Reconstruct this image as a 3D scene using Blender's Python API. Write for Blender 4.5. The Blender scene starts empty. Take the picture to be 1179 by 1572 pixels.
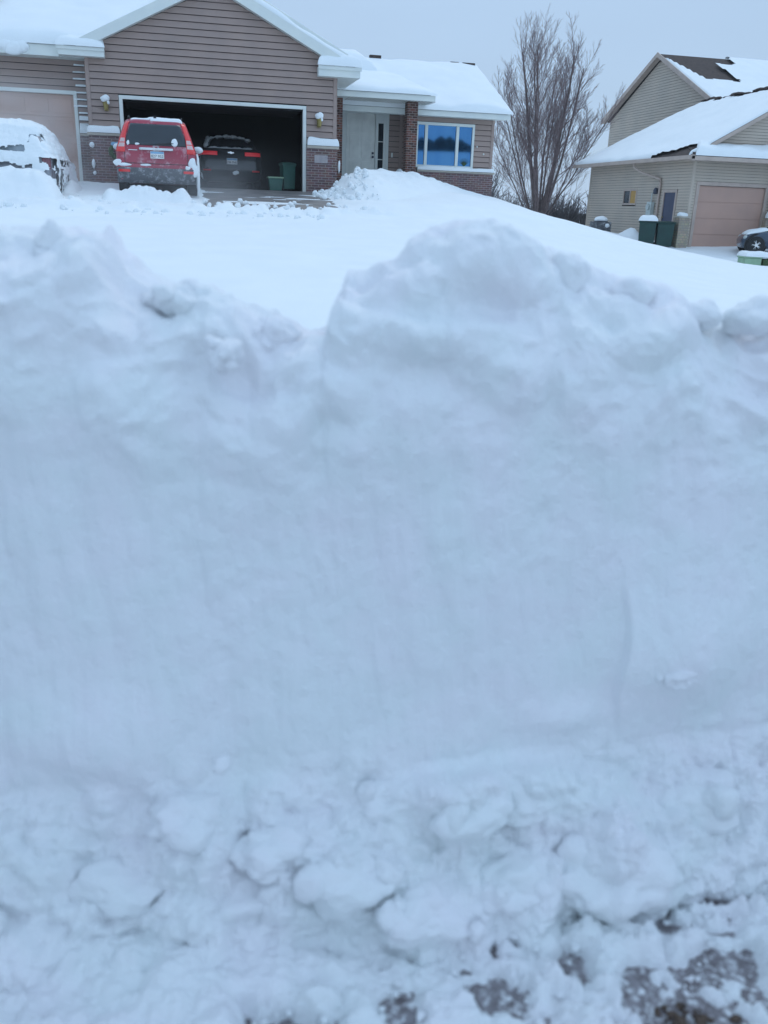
import bpy, bmesh, math, random
import numpy as np
from mathutils import Vector, Matrix
random.seed(7)
scene = bpy.context.scene
col = scene.collection
rad = math.radians

# ------------------------------------------------------------------ camera
F_PX, YAW, PITCH, ROLL = 1320.0, rad(13.3), rad(19.5), 0.035
Fw = Vector((math.sin(YAW), math.cos(YAW), 0)); Rt = Vector((math.cos(YAW), -math.sin(YAW), 0)); Up = Vector((0, 0, 1))
cf = Fw * math.cos(PITCH) - Up * math.sin(PITCH)
cu = Fw * math.sin(PITCH) + Up * math.cos(PITCH)
cx = Rt * math.cos(ROLL) + cu * math.sin(ROLL)
cy = -Rt * math.sin(ROLL) + cu * math.cos(ROLL)
cd = bpy.data.cameras.new('camera')
cam = bpy.data.objects.new('camera', cd); col.objects.link(cam)
m = Matrix.Identity(4)
for i in range(3):
    m[i][0] = cx[i]; m[i][1] = cy[i]; m[i][2] = -cf[i]
cam.matrix_world = m
cd.sensor_fit = 'VERTICAL'; cd.sensor_height = 36.0; cd.sensor_width = 27.0
cd.lens = 36.0 * F_PX / 1572.0
cd.clip_start = 0.05; cd.clip_end = 2000
cd.dof.use_dof = True; cd.dof.focus_distance = 26.0; cd.dof.aperture_fstop = 2.7
scene.camera = cam

# ------------------------------------------------------------------ world, sun, exposure
SUN_EL, SUN_AZ = rad(50), rad(30)
w = bpy.data.worlds.new('World'); scene.world = w; w.use_nodes = True
nt = w.node_tree; nt.nodes.clear()
def wn(t, **k):
    n = nt.nodes.new(t)
    for a, b in k.items(): setattr(n, a, b)
    return n
out = wn('ShaderNodeOutputWorld'); bg = wn('ShaderNodeBackground'); bg.inputs['Strength'].default_value = 0.1
sky = wn('ShaderNodeTexSky', sky_type='NISHITA', sun_disc=False, sun_elevation=SUN_EL, sun_rotation=SUN_AZ)
tc = wn('ShaderNodeTexCoord'); sx = wn('ShaderNodeSeparateXYZ')
nt.links.new(tc.outputs['Generated'], sx.inputs[0])
ramp = wn('ShaderNodeMapRange'); ramp.inputs['From Min'].default_value = 0; ramp.inputs['From Max'].default_value = 1
ramp.inputs['To Min'].default_value = 0; ramp.inputs['To Max'].default_value = 1
nt.links.new(sx.outputs['Z'], ramp.inputs['Value'])
oc = wn('ShaderNodeMix', data_type='RGBA')
oc.inputs[6].default_value = (4.05, 5.65, 7.75, 1); oc.inputs[7].default_value = (6.3, 8.7, 11.9, 1)
nt.links.new(ramp.outputs[0], oc.inputs[0])
nz = wn('ShaderNodeTexNoise'); nz.inputs['Scale'].default_value = 2.2; nz.inputs['Detail'].default_value = 3
mpn = wn('ShaderNodeMapping'); mpn.inputs['Scale'].default_value = (1, 1, 3.5)
nt.links.new(tc.outputs['Generated'], mpn.inputs[0]); nt.links.new(mpn.outputs[0], nz.inputs['Vector'])
nr = wn('ShaderNodeMapRange'); nr.inputs['To Min'].default_value = 0.91; nr.inputs['To Max'].default_value = 1.09
nt.links.new(nz.outputs[0], nr.inputs['Value'])
cl = wn('ShaderNodeMix', data_type='RGBA', blend_type='MULTIPLY'); cl.inputs[0].default_value = 1
gy_ = wn('ShaderNodeMapRange'); gy_.inputs['From Min'].default_value = 0.1; gy_.inputs['From Max'].default_value = -0.9
gy_.inputs['To Min'].default_value = 1.0; gy_.inputs['To Max'].default_value = 1.30
dt = wn('ShaderNodeVectorMath', operation='DOT_PRODUCT'); dt.inputs[1].default_value = (-.75, .66, 0)
nt.links.new(tc.outputs['Generated'], dt.inputs[0]); nt.links.new(dt.outputs['Value'], gy_.inputs['Value'])
gm = wn('ShaderNodeMath', operation='MULTIPLY'); nt.links.new(gy_.outputs[0], gm.inputs[0]); nt.links.new(nr.outputs[0], gm.inputs[1])
nt.links.new(oc.outputs[2], cl.inputs[6]); nt.links.new(gm.outputs[0], cl.inputs[7])
mixs = wn('ShaderNodeMix', data_type='RGBA'); mixs.inputs[0].default_value = 0.9     # clouds cover the clear sky
nt.links.new(sky.outputs[0], mixs.inputs[6]); nt.links.new(cl.outputs[2], mixs.inputs[7])
nt.links.new(mixs.outputs[2], bg.inputs['Color']); nt.links.new(bg.outputs[0], out.inputs[0])
sd = bpy.data.lights.new('sun', 'SUN'); sd.energy = 0.5; sd.angle = rad(30); sd.color = (1.0, 0.96, 0.9)
so = bpy.data.objects.new('sun', sd); col.objects.link(so)
sdir = Vector((math.sin(SUN_AZ) * math.cos(SUN_EL), math.cos(SUN_AZ) * math.cos(SUN_EL), math.sin(SUN_EL)))
so.rotation_euler = sdir.to_track_quat('Z', 'Y').to_euler(); so.location = (0, 10, 60)
scene.view_settings.view_transform = 'Standard'; scene.view_settings.look = 'None'
scene.view_settings.exposure = 0.0; scene.view_settings.gamma = 1.0
scene.view_settings.use_curve_mapping = False
scene.cycles.volume_bounces = 6; scene.cycles.max_bounces = 16; scene.cycles.volume_step_rate = 2.0

# ------------------------------------------------------------------ noise
def _hash(ix, iy, iz, seed):
    h = (ix * 374761393 + iy * 668265263 + iz * 1274126177 + seed * 144665) & 0xFFFFFFFF
    h = ((h ^ (h >> 13)) * 1274126177) & 0xFFFFFFFF
    return ((h ^ (h >> 16)) & 0xFFFF) / 65535.0 * 2 - 1
def noise3(x, y, z, seed=0):
    x = np.asarray(x, float); y = np.asarray(y, float) + 0 * x; z = np.asarray(z, float) + 0 * x
    ix = np.floor(x).astype(np.int64); iy = np.floor(y).astype(np.int64); iz = np.floor(z).astype(np.int64)
    fx = x - ix; fy = y - iy; fz = z - iz
    u = fx * fx * fx * (fx * (fx * 6 - 15) + 10); v = fy * fy * fy * (fy * (fy * 6 - 15) + 10); t = fz * fz * fz * (fz * (fz * 6 - 15) + 10)
    r = 0
    for a in (0, 1):
        for b in (0, 1):
            for c in (0, 1):
                r = r + _hash(ix + a, iy + b, iz + c, seed) * (u if a else 1 - u) * (v if b else 1 - v) * (t if c else 1 - t)
    return r
def fbm(x, y, z, sc, octv=4, seed=0, gain=0.5):
    r = 0; a = 1.0; f = 1.0 / sc; s = 0
    for o in range(octv):
        r = r + a * noise3(np.asarray(x) * f + 17.3 * o, np.asarray(y) * f + 5.1 * o, np.asarray(z) * f, seed + o); s += a
        a *= gain; f *= 2.03
    return r / s
def billow(x, y, z, sc, octv=3, seed=0):
    r = 0; a = 1.0; f = 1.0 / sc; s = 0
    for o in range(octv):
        r = r + a * (3.2 * np.abs(noise3(np.asarray(x) * f + 9.7 * o, np.asarray(y) * f, np.asarray(z) * f, seed + o)) - 1); s += a
        a *= 0.5; f *= 2.1
    return r / s
def sstep(a, b, x):
    t = np.clip((x - a) / (b - a), 0, 1); return t * t * (3 - 2 * t)

# ------------------------------------------------------------------ materials
MATS = {}
def mat(name, c, rough=0.6, c2=None, nscale=3.0, bump=0.0, bscale=40.0, metal=0.0, spec=0.5, sss=0.0, coat=0.0, stretch=None):
    mt = bpy.data.materials.new(name); mt.use_nodes = True
    t = mt.node_tree; b = t.nodes['Principled BSDF']
    b.inputs['Roughness'].default_value = rough; b.inputs['Metallic'].default_value = metal
    b.inputs['Specular IOR Level'].default_value = spec; b.inputs['Coat Weight'].default_value = coat
    tcn = t.nodes.new('ShaderNodeTexCoord'); mp = t.nodes.new('ShaderNodeMapping')
    t.links.new(tcn.outputs['Object'], mp.inputs[0])
    if stretch: mp.inputs['Scale'].default_value = stretch
    n = t.nodes.new('ShaderNodeTexNoise'); n.inputs['Scale'].default_value = nscale; n.inputs['Detail'].default_value = 5
    t.links.new(mp.outputs[0], n.inputs['Vector'])
    mx = t.nodes.new('ShaderNodeMix'); mx.data_type = 'RGBA'
    c2 = c2 or tuple(x * 0.85 for x in c)
    mx.inputs[6].default_value = (*c, 1); mx.inputs[7].default_value = (*c2, 1)
    mr = t.nodes.new('ShaderNodeMapRange'); mr.inputs['From Min'].default_value = 0.35; mr.inputs['From Max'].default_value = 0.65
    t.links.new(n.outputs[0], mr.inputs[0]); t.links.new(mr.outputs[0], mx.inputs[0])
    t.links.new(mx.outputs[2], b.inputs['Base Color'])
    if bump:
        n2 = t.nodes.new('ShaderNodeTexNoise'); n2.inputs['Scale'].default_value = bscale; n2.inputs['Detail'].default_value = 6
        t.links.new(mp.outputs[0], n2.inputs['Vector'])
        bp = t.nodes.new('ShaderNodeBump'); bp.inputs['Strength'].default_value = bump; bp.inputs['Distance'].default_value = 0.02
        t.links.new(n2.outputs[0], bp.inputs['Height']); t.links.new(bp.outputs[0], b.inputs['Normal'])
    if sss:
        b.inputs['Subsurface Weight'].default_value = sss; b.inputs['Subsurface Radius'].default_value = (0.6, 0.8, 1.0)
        b.inputs['Subsurface Scale'].default_value = 0.03
    MATS[name] = mt
    return mt
def brick_mat(name, a, b_, mortar, scale, bw=0.2, bh=0.067, freq=1.0):
    mt = bpy.data.materials.new(name); mt.use_nodes = True
    t = mt.node_tree; b = t.nodes['Principled BSDF']; b.inputs['Roughness'].default_value = 0.85
    tcn = t.nodes.new('ShaderNodeTexCoord'); s = t.nodes.new('ShaderNodeSeparateXYZ'); t.links.new(tcn.outputs['Object'], s.inputs[0])
    ad = t.nodes.new('ShaderNodeMath'); t.links.new(s.outputs[0], ad.inputs[0]); t.links.new(s.outputs[1], ad.inputs[1])
    cb = t.nodes.new('ShaderNodeCombineXYZ'); t.links.new(ad.outputs[0], cb.inputs[0]); t.links.new(s.outputs[2], cb.inputs[1])
    br = t.nodes.new('ShaderNodeTexBrick'); br.inputs['Scale'].default_value = 1.0
    br.inputs['Brick Width'].default_value = bw; br.inputs['Row Height'].default_value = bh; br.inputs['Mortar Size'].default_value = scale
    br.inputs['Color1'].default_value = (*a, 1); br.inputs['Color2'].default_value = (*b_, 1); br.inputs['Mortar'].default_value = (*mortar, 1)
    br.inputs['Bias'].default_value = -0.1
    t.links.new(cb.outputs[0], br.inputs['Vector'])
    n = t.nodes.new('ShaderNodeTexNoise'); n.inputs['Scale'].default_value = 6; t.links.new(tcn.outputs['Object'], n.inputs['Vector'])
    mx = t.nodes.new('ShaderNodeMix'); mx.data_type = 'RGBA'; mx.blend_type = 'MULTIPLY'; mx.inputs[0].default_value = 0.6
    t.links.new(br.outputs[0], mx.inputs[6]); t.links.new(n.outputs[1], mx.inputs[7])
    mx2 = t.nodes.new('ShaderNodeMix'); mx2.data_type = 'RGBA'; mx2.inputs[0].default_value = 0.45
    t.links.new(br.outputs[0], mx2.inputs[6]); t.links.new(mx.outputs[2], mx2.inputs[7])
    t.links.new(mx2.outputs[2], b.inputs['Base Color'])
    bp = t.nodes.new('ShaderNodeBump'); bp.inputs['Strength'].default_value = 0.5; bp.inputs['Distance'].default_value = 0.01; bp.invert = True
    t.links.new(br.outputs[1], bp.inputs['Height']); t.links.new(bp.outputs[0], b.inputs['Normal'])
    MATS[name] = mt
    return mt
SNOW = mat('snow', (0.87, 0.905, 0.91), 0.75, (0.84, 0.88, 0.89), 1.5, 0.35, 35, spec=0.25)
SNOWN = mat('bank_snow', (0.88, 0.875, 0.905), 0.8, (0.845, 0.885, 0.893), 5, 0.45, 150, spec=0.2)
SIDING = mat('brown_siding', (0.375, 0.275, 0.235), 0.6, (0.325, 0.245, 0.215), 1.2, 0.05, 60)
SIDINGR = mat('grey_beige_siding', (0.54, 0.455, 0.37), 0.6, (0.48, 0.415, 0.345), 0.8, 0.05, 60)
GAPDARK = mat('dark_backing', (0.03, 0.028, 0.03), 0.9)  # near-black put behind the open gaps for the shade lines between courses
TRIM = mat('white_trim', (0.74, 0.77, 0.72), 0.45, (0.68, 0.72, 0.69), 2)
TRIMR = mat('taupe_trim', (0.50, 0.40, 0.34), 0.5)
GDOOR = mat('tan_garage_door', (0.52, 0.325, 0.255), 0.55, (0.47, 0.30, 0.24), 1.2)
BRICK = brick_mat('mauve_brick', (0.23, 0.12, 0.11), (0.12, 0.075, 0.08), (0.34, 0.29, 0.28), 0.009)
BRICKD = brick_mat('dark_red_brick', (0.20, 0.075, 0.05), (0.035, 0.02, 0.02), (0.30, 0.25, 0.23), 0.008, 0.17, 0.07)
STONE = brick_mat('buff_stone', (0.52, 0.42, 0.30), (0.38, 0.32, 0.25), (0.30, 0.27, 0.24), 0.010, 0.16, 0.1)
STONEC = mat('stone_cap', (0.50, 0.45, 0.38), 0.8)
SHINGLE = mat('brown_shingles', (0.075, 0.05, 0.042), 0.9, (0.035, 0.026, 0.024), 9, 0.6, 30)
FDOOR = mat('white_front_door', (0.84, 0.85, 0.79), 0.45)
DGLASS = mat('dark_glass', (0.02, 0.03, 0.04), 0.06, spec=0.6)
WGLASS = mat('blue_window_glass', (0.085, 0.23, 0.43), 0.03, (0.065, 0.195, 0.40), 0.6, metal=1.0, stretch=(5, 5, 0.3))
BRASS = mat('aged_brass', (0.33, 0.27, 0.10), 0.4, metal=0.7)
CONC = mat('wet_concrete', (0.28, 0.25, 0.235), 0.5, (0.18, 0.165, 0.16), 2.5, 0.2, 30)
ASPH = mat('wet_pavement', (0.30, 0.275, 0.29), 0.6, (0.15, 0.125, 0.13), 22, 0.8, 60)
def frost(mt, sc, lo, hi):
    t = mt.node_tree; b = t.nodes['Principled BSDF']; old = b.inputs['Base Color'].links[0].from_socket
    tcn = t.nodes.new('ShaderNodeTexCoord'); n = t.nodes.new('ShaderNodeTexNoise'); n.inputs['Scale'].default_value = sc; n.inputs['Detail'].default_value = 4; n.inputs['Roughness'].default_value = .75
    t.links.new(tcn.outputs['Object'], n.inputs['Vector']); r = t.nodes.new('ShaderNodeMapRange'); r.inputs['From Min'].default_value = lo; r.inputs['From Max'].default_value = hi; t.links.new(n.outputs[0], r.inputs[0])
    m_ = t.nodes.new('ShaderNodeMix'); m_.data_type = 'RGBA'; m_.inputs[7].default_value = (.84, .86, .88, 1); t.links.new(r.outputs[0], m_.inputs[0]); t.links.new(old, m_.inputs[6]); t.links.new(m_.outputs[2], b.inputs['Base Color'])
frost(ASPH, 55, .50, .66)
MUD = mat('brown_grit', (0.10, 0.065, 0.045), 0.8, (0.045, 0.03, 0.025), 30)
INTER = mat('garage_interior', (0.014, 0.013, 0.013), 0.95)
RED = mat('red_paint', (0.36, 0.012, 0.045), 0.28, (0.30, 0.012, 0.04), 1.5, spec=0.5, coat=0.4)
NAVYBLK = mat('black_blue_paint', (0.012, 0.014, 0.02), 0.25, coat=0.5)
BLUEP = mat('dark_blue_paint', (0.035, 0.06, 0.10), 0.25, coat=0.5)
SILV = mat('silver_paint', (0.30, 0.31, 0.34), 0.35, metal=0.5)
GREYP = mat('grey_plastic', (0.10, 0.105, 0.115), 0.7)
BLACKP = mat('black_rubber', (0.02, 0.02, 0.022), 0.8)
REDL = mat('red_lens', (0.85, 0.03, 0.03), 0.2, coat=0.5)
DULLRED = mat('frosted_red_lens', (0.22, 0.07, 0.09), 0.5)
LITRED = mat('lit_red_lens', (0.8, 0.03, 0.04), 0.2, coat=0.4); LITRED.node_tree.nodes['Principled BSDF'].inputs['Emission Color'].default_value = (.9, .03, .05, 1); LITRED.node_tree.nodes['Principled BSDF'].inputs['Emission Strength'].default_value = .18
FROSTG = mat('frosted_glass', (0.20, 0.25, 0.28), 0.5, (0.30, 0.34, 0.37), 8)
PALEL = mat('pale_lens', (0.72, 0.50, 0.48), 0.25, coat=0.5)
CHROME = mat('chrome', (0.75, 0.75, 0.75), 0.2, metal=0.9)
WHITEP = mat('plate_white', (0.82, 0.82, 0.80), 0.5)
SKYB = mat('plate_blue', (0.22, 0.42, 0.62), 0.5)
INK = mat('dark_ink', (0.05, 0.06, 0.09), 0.6)
BIN = mat('dark_green_plastic', (0.007, 0.05, 0.042), 0.5, (0.006, 0.038, 0.034), 3)
TEAL = mat('green_plastic', (0.035, 0.14, 0.11), 0.5)
PGREEN = mat('pale_green_plastic', (0.33, 0.50, 0.33), 0.6, (0.28, 0.42, 0.28), 4)
LEAFG = mat('dark_green_leaf', (0.05, 0.10, 0.035), 0.7)
NAVY = mat('navy_door_paint', (0.04, 0.05, 0.10), 0.4)
METER = mat('pale_meter_metal', (0.52, 0.58, 0.56), 0.5)
AMBER = mat('amber_blind', (0.55, 0.33, 0.10), 0.7)
BARK = mat('grey_brown_bark', (0.20, 0.15, 0.14), 0.9, (0.13, 0.10, 0.095), 5, 0.5, 20)
TWIG = mat('twig_bark', (0.27, 0.20, 0.195), 0.9, (0.19, 0.14, 0.145), 3)
BRUSH = mat('grey_brush_twigs', (0.15, 0.135, 0.14), 0.9, (0.10, 0.095, 0.10), 2)
WOODS = mat('dark_conifer', (0.02, 0.035, 0.03), 0.9, (0.035, 0.05, 0.045), 0.3)
DARKW = mat('dark_wood', (0.07, 0.06, 0.055), 0.85)

# ------------------------------------------------------------------ mesh helpers
ORG = {}
class MB:
    def __init__(s): s.v = []; s.f = []
    def add(s, vs, fs):
        o = len(s.v); s.v += [tuple(map(float, p)) for p in vs]; s.f += [tuple(i + o for i in f) for f in fs]; return s
    def box(s, x0, x1, y0, y1, z0, z1):
        return s.add([(x0, y0, z0), (x1, y0, z0), (x1, y1, z0), (x0, y1, z0), (x0, y0, z1), (x1, y0, z1), (x1, y1, z1), (x0, y1, z1)],
                     [(0, 3, 2, 1), (4, 5, 6, 7), (0, 1, 5, 4), (1, 2, 6, 5), (2, 3, 7, 6), (3, 0, 4, 7)])
    def quad(s, *p): return s.add(p, [tuple(range(len(p)))])
    def prism(s, poly, vec):
        n = len(poly); v = Vector(vec)
        a = [Vector(p) for p in poly]; b = [p + v for p in a]
        return s.add(a + b, [tuple(range(n))[::-1], tuple(range(n, 2 * n))] + [(i, (i + 1) % n, n + (i + 1) % n, n + i) for i in range(n)])
    def tube(s, pts, rs, n=6, cap=True):
        pts = [Vector(p) for p in pts]; base = len(s.v); vs = []; fs = []
        for i, p in enumerate(pts):
            d = (pts[min(i + 1, len(pts) - 1)] - pts[max(i - 1, 0)]).normalized()
            a = d.cross(Vector((0.31, 0.77, 0.55)));
            if a.length < 1e-3: a = d.cross(Vector((1, 0, 0)))
            a.normalize(); b = d.cross(a)
            r = rs[i] if hasattr(rs, '__len__') else rs
            for k in range(n):
                t = 2 * math.pi * k / n; vs.append(p + a * (r * math.cos(t)) + b * (r * math.sin(t)))
        for i in range(len(pts) - 1):
            for k in range(n):
                fs.append((i * n + k, i * n + (k + 1) % n, (i + 1) * n + (k + 1) % n, (i + 1) * n + k))
        if cap:
            fs.append(tuple(range(n))[::-1]); fs.append(tuple((len(pts) - 1) * n + k for k in range(n)))
        return s.add(vs, fs)
    def lathe(s, c, prof, n=20, axis='z'):
        vs = []; fs = []
        for (r, h) in prof:
            for k in range(n):
                t = 2 * math.pi * k / n
                p = (r * math.cos(t), r * math.sin(t), h)
                if axis == 'x': p = (h, p[0], p[1])
                if axis == 'y': p = (p[0], h, p[1])
                vs.append((c[0] + p[0], c[1] + p[1], c[2] + p[2]))
        for i in range(len(prof) - 1):
            for k in range(n): fs.append((i * n + k, i * n + (k + 1) % n, (i + 1) * n + (k + 1) % n, (i + 1) * n + k))
        fs.append(tuple(range(n))[::-1]); fs.append(tuple((len(prof) - 1) * n + k for k in range(n)))
        return s.add(vs, fs)
    def lump(s, c, r, seed=0, amp=0.25, sub=3, sq=(1, 1, 1)):
        bm = bmesh.new(); bmesh.ops.create_icosphere(bm, subdivisions=sub, radius=1.0)
        P = np.array([v.co[:] for v in bm.verts]); fs = [tuple(v.index for v in f.verts) for f in bm.faces]; bm.free()
        d = 1 + amp * fbm(P[:, 0] + seed * 3.1, P[:, 1] + seed * 1.7, P[:, 2], 0.8, 3, seed)
        P = P * d[:, None] * r * np.array(sq) + np.array(c)
        return s.add([tuple(p) for p in P], fs)
    def grid(s, P, close_v=False):
        nu, nv = P.shape[:2]
        vs = [tuple(p) for p in P.reshape(-1, 3)]
        fs = [(i * nv + j, (i + 1) * nv + j, (i + 1) * nv + (j + 1) % nv, i * nv + (j + 1) % nv) for i in range(nu - 1) for j in range(nv if close_v else nv - 1)]
        return s.add(vs, fs)
    def build(s, name, mt, parent=None, smooth=False, bevel=0.0, subsurf=0, recalc=True):
        o_ = ORG.get(parent.name, (0, 0, 0)) if parent is not None else (0, 0, 0)
        me = bpy.data.meshes.new(name)
        me.from_pydata([(p[0] - o_[0], p[1] - o_[1], p[2] - o_[2]) for p in s.v], [], s.f)
        if recalc and len(s.f) < 60000:
            bm = bmesh.new(); bm.from_mesh(me); bmesh.ops.recalc_face_normals(bm, faces=bm.faces); bm.to_mesh(me); bm.free()
        if smooth: me.polygons.foreach_set('use_smooth', [True] * len(me.polygons))
        me.materials.append(mt); me.update()
        ob = bpy.data.objects.new(name, me); col.objects.link(ob)
        if parent is not None: ob.parent = parent; ORG[ob.name] = o_
        if bevel:
            md = ob.modifiers.new('bevel', 'BEVEL'); md.width = bevel; md.segments = 2; md.limit_method = 'ANGLE'
        if subsurf:
            md = ob.modifiers.new('sub', 'SUBSURF'); md.levels = subsurf; md.render_levels = subsurf
        return ob
def islands(mb):
    par = list(range(len(mb.v)))
    def find(a):
        while par[a] != a: par[a] = par[par[a]]; a = par[a]
        return a
    for f in mb.f:
        r = find(f[0])
        for q in f[1:]: par[find(q)] = r
    g = {}
    for f in mb.f: g.setdefault(find(f[0]), []).append(f)
    out = []
    for fs in g.values():
        ids = sorted({i for f in fs for i in f}); mp = {a: b for b, a in enumerate(ids)}
        m_ = MB(); m_.v = [mb.v[i] for i in ids]; m_.f = [tuple(mp[i] for i in f) for f in fs]; out.append(m_)
    return out
def build_each(mb, name, mt, parent, **k): return [m_.build(name, mt, parent, **k) for m_ in islands(mb)]
def tag(o, label=None, cat=None, group=None, kind=None):
    if label: o['label'] = label
    if cat: o['category'] = cat
    if group: o['group'] = group
    if kind: o['kind'] = kind
    return o
def thing(name, label, cat, loc=(0, 0, 0), rotz=0, group=None, local=False):
    o = bpy.data.objects.new(name, None); col.objects.link(o); o.location = loc; o.rotation_euler = (0, 0, rotz); o.empty_display_size = 0.2
    ORG[o.name] = (0, 0, 0) if local else tuple(loc)
    return tag(o, label, cat, group)
def np_mesh(name, P, faces, mt, smooth=True):
    me = bpy.data.meshes.new(name)
    me.vertices.add(len(P)); me.vertices.foreach_set('co', np.asarray(P, np.float32).ravel())
    nf = len(faces); k = faces.shape[1]
    me.loops.add(nf * k); me.loops.foreach_set('vertex_index', faces.astype(np.int32).ravel())
    me.polygons.add(nf); me.polygons.foreach_set('loop_start', np.arange(0, nf * k, k, dtype=np.int32))
    me.polygons.foreach_set('loop_total', np.full(nf, k, np.int32)); me.polygons.foreach_set('use_smooth', np.full(nf, smooth))
    me.update(calc_edges=True); me.validate(); me.materials.append(mt)
    ob = bpy.data.objects.new(name, me); col.objects.link(ob); return ob
def grid_faces(nu, nv):
    i, j = np.meshgrid(np.arange(nu - 1), np.arange(nv - 1), indexing='ij')
    a = (i * nv + j).ravel(); return np.stack([a, a + nv, a + nv + 1, a + 1], 1)
def snow_patch(mb, c00, c10, c11, c01, t, nu=24, nv=16, rr=0.12, amp=0.03, sc=0.5, seed=0, holes=None, edge_amp=0.0):
    """a rounded layer of snow of thickness t lying on the quad c00 c10 c11 c01"""
    c = [np.array(p, float) for p in (c00, c10, c11, c01)]
    L1 = np.linalg.norm(c[1] - c[0]); L2 = np.linalg.norm(c[3] - c[0])
    def sp(n, L):
        a = np.linspace(0, 1, n); e = np.array([0, 0.08, 0.25, 0.55]) * rr / L
        return np.unique(np.concatenate([a, e, 1 - e]))
    U, V = np.meshgrid(sp(nu, L1), sp(nv, L2), indexing='ij')
    P = (c[0] * ((1 - U) * (1 - V))[..., None] + c[1] * (U * (1 - V))[..., None] + c[2] * (U * V)[..., None] + c[3] * ((1 - U) * V)[..., None])
    e = np.minimum(np.minimum(U, 1 - U) * L1, np.minimum(V, 1 - V) * L2)
    k = np.clip(e / rr, 0, 1); prof = np.sqrt(np.clip(1 - (1 - k) ** 2, 0, 1))
    h = t * prof * (1 + 0.5 * fbm(P[..., 0], P[..., 1], P[..., 2], sc * 2, 2, seed + 5)) + amp * prof * fbm(P[..., 0], P[..., 1], P[..., 2], sc, 3, seed)
    Q = P.copy(); Q[..., 2] += np.maximum(h, 0.0) + 0.004
    if edge_amp:
        n = fbm(P[..., 0], P[..., 1], P[..., 2], 0.35, 3, seed + 9) * edge_amp * (1 - prof)
        Q[..., 2] += -np.abs(n)
    if holes is not None:
        keep = ~holes(P)
        nu_, nv_ = U.shape; off = len(mb.v); mb.v += [tuple(p) for p in Q.reshape(-1, 3)]
        for i in range(nu_ - 1):
            for j in range(nv_ - 1):
                if keep[i, j] and keep[i + 1, j] and keep[i, j + 1] and keep[i + 1, j + 1]:
                    mb.f.append(tuple(off + q for q in (i * nv_ + j, (i + 1) * nv_ + j, (i + 1) * nv_ + j + 1, i * nv_ + j + 1)))
        return mb
    mb.grid(Q); return mb
def siding(mb, back, axis, d0, bounds, z0, z1, openings=(), e=0.166, sgn=1, lip=0.034):
    """lapped courses on a wall: axis 'x' faces -Y at y=d0, axis 'y' faces -X at x=d0"""
    def pt(u, z, d): return (u, d0 - d, z) if axis == 'x' else (d0 - d, u, z)
    z = z0
    while z < z1 - 0.01:
        zt = min(z + e, z1); zm = (z + zt) / 2
        a0, b0 = bounds(z); a1, b1 = bounds(zt)
        segs = [(a0, b0, a1, b1)]
        for (ua, ub, za, zb) in openings:
            if za < zm < zb:
                ns = []
                for (p, q, r, s_) in segs:
                    if ub <= p or ua >= q: ns.append((p, q, r, s_)); continue
                    if ua > p: ns.append((p, ua, r, ua))
                    if ub < q: ns.append((ub, q, ub, s_))
                segs = ns
        for (p, q, r, s_) in segs:
            if q - p < 0.01: continue
            s2 = max(s_, r + 0.005)
            zf = zt - 0.015 * e / .166
            mb.quad(pt(p, z, lip), pt(q, z, lip), pt(s2, zf, 0.004), pt(r, zf, 0.004))
            mb.quad(pt(p, z, lip), pt(q, z, lip), pt(q, z, -0.01), pt(p, z, -0.01))
            back.quad(pt(p, z, -0.03), pt(q, z, -0.03), pt(s2, zt, -0.03), pt(r, zt, -0.03))
        z = zt

# ================================================================== GROUND
CP = np.array([(-3, 26.2, .30), (1, 26.2, .27), (4.3, 26, .32), (-4, 21, -.02), (1, 21, -.16), (4, 21, -.08), (0, 17, -.42), (-6, 17, -.40), (6, 17, -.45),
    (1, 8, -1.0), (-4, 8, -1.0), (6, 8, -1.12), (0, 4, -1.42), (-4, 4, -1.42), (4, 4, -1.45), (8, 4, -1.5), (-10, 26, .5), (-10, 17, -.3), (-10, 8, -.95),
    (0, 33, .3), (-10, 36, .6), (6, 25, .35), (7.2, 27, .55), (9, 28.5, .5), (10.4, 29.5, .42), (8, 23, .05), (10, 26, .15), (12, 29, -.10), (12, 25, -.38), (14.6, 31, -.50), (14, 27, -.68), (16.6, 32.5, -.86),
    (18.6, 33.6, -1.19), (17, 29, -1.12), (20.5, 33.8, -1.17), (23, 33.8, -1.10), (26, 33.8, -1.1), (22, 28, -1.56), (21.2, 29.6, -1.56), (20, 20, -1.62), (13, 18, -1.27), (10, 14, -1.18), (14, 10, -1.5),
    (30, 34, -1.3), (19.6, 40, -.78), (18, 42, -.6), (16.3, 40, -.12), (13, 38, .05), (10, 42, .2), (20, 50, -1.2), (8, 36, .5), (0, 70, -1.2), (30, 70, -2.2),
    (-30, 70, 0), (-30, 20, 0), (45, 20, -2.2), (45, 50, -2.0), (-30, 3, -1.5), (45, 3, -2.2), (25, 12, -1.75), (0, 1.5, -1.6), (6, 1.5, -1.65), (-6, 1.5, -1.6)], float)
def _tps(r2): return np.where(r2 > 0, r2 * np.log(r2 + 1e-12) * 0.5, 0)
_n = len(CP); _A = np.zeros((_n + 3, _n + 3))
_A[:_n, :_n] = _tps(((CP[:, None, :2] - CP[None, :, :2]) ** 2).sum(-1)) + np.eye(_n) * 0.4
_A[:_n, _n] = 1; _A[:_n, _n + 1:] = CP[:, :2]; _A[_n, :_n] = 1; _A[_n + 1:, :_n] = CP[:, :2].T
_W = np.linalg.solve(_A, np.concatenate([CP[:, 2], [0, 0, 0]]))
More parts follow.
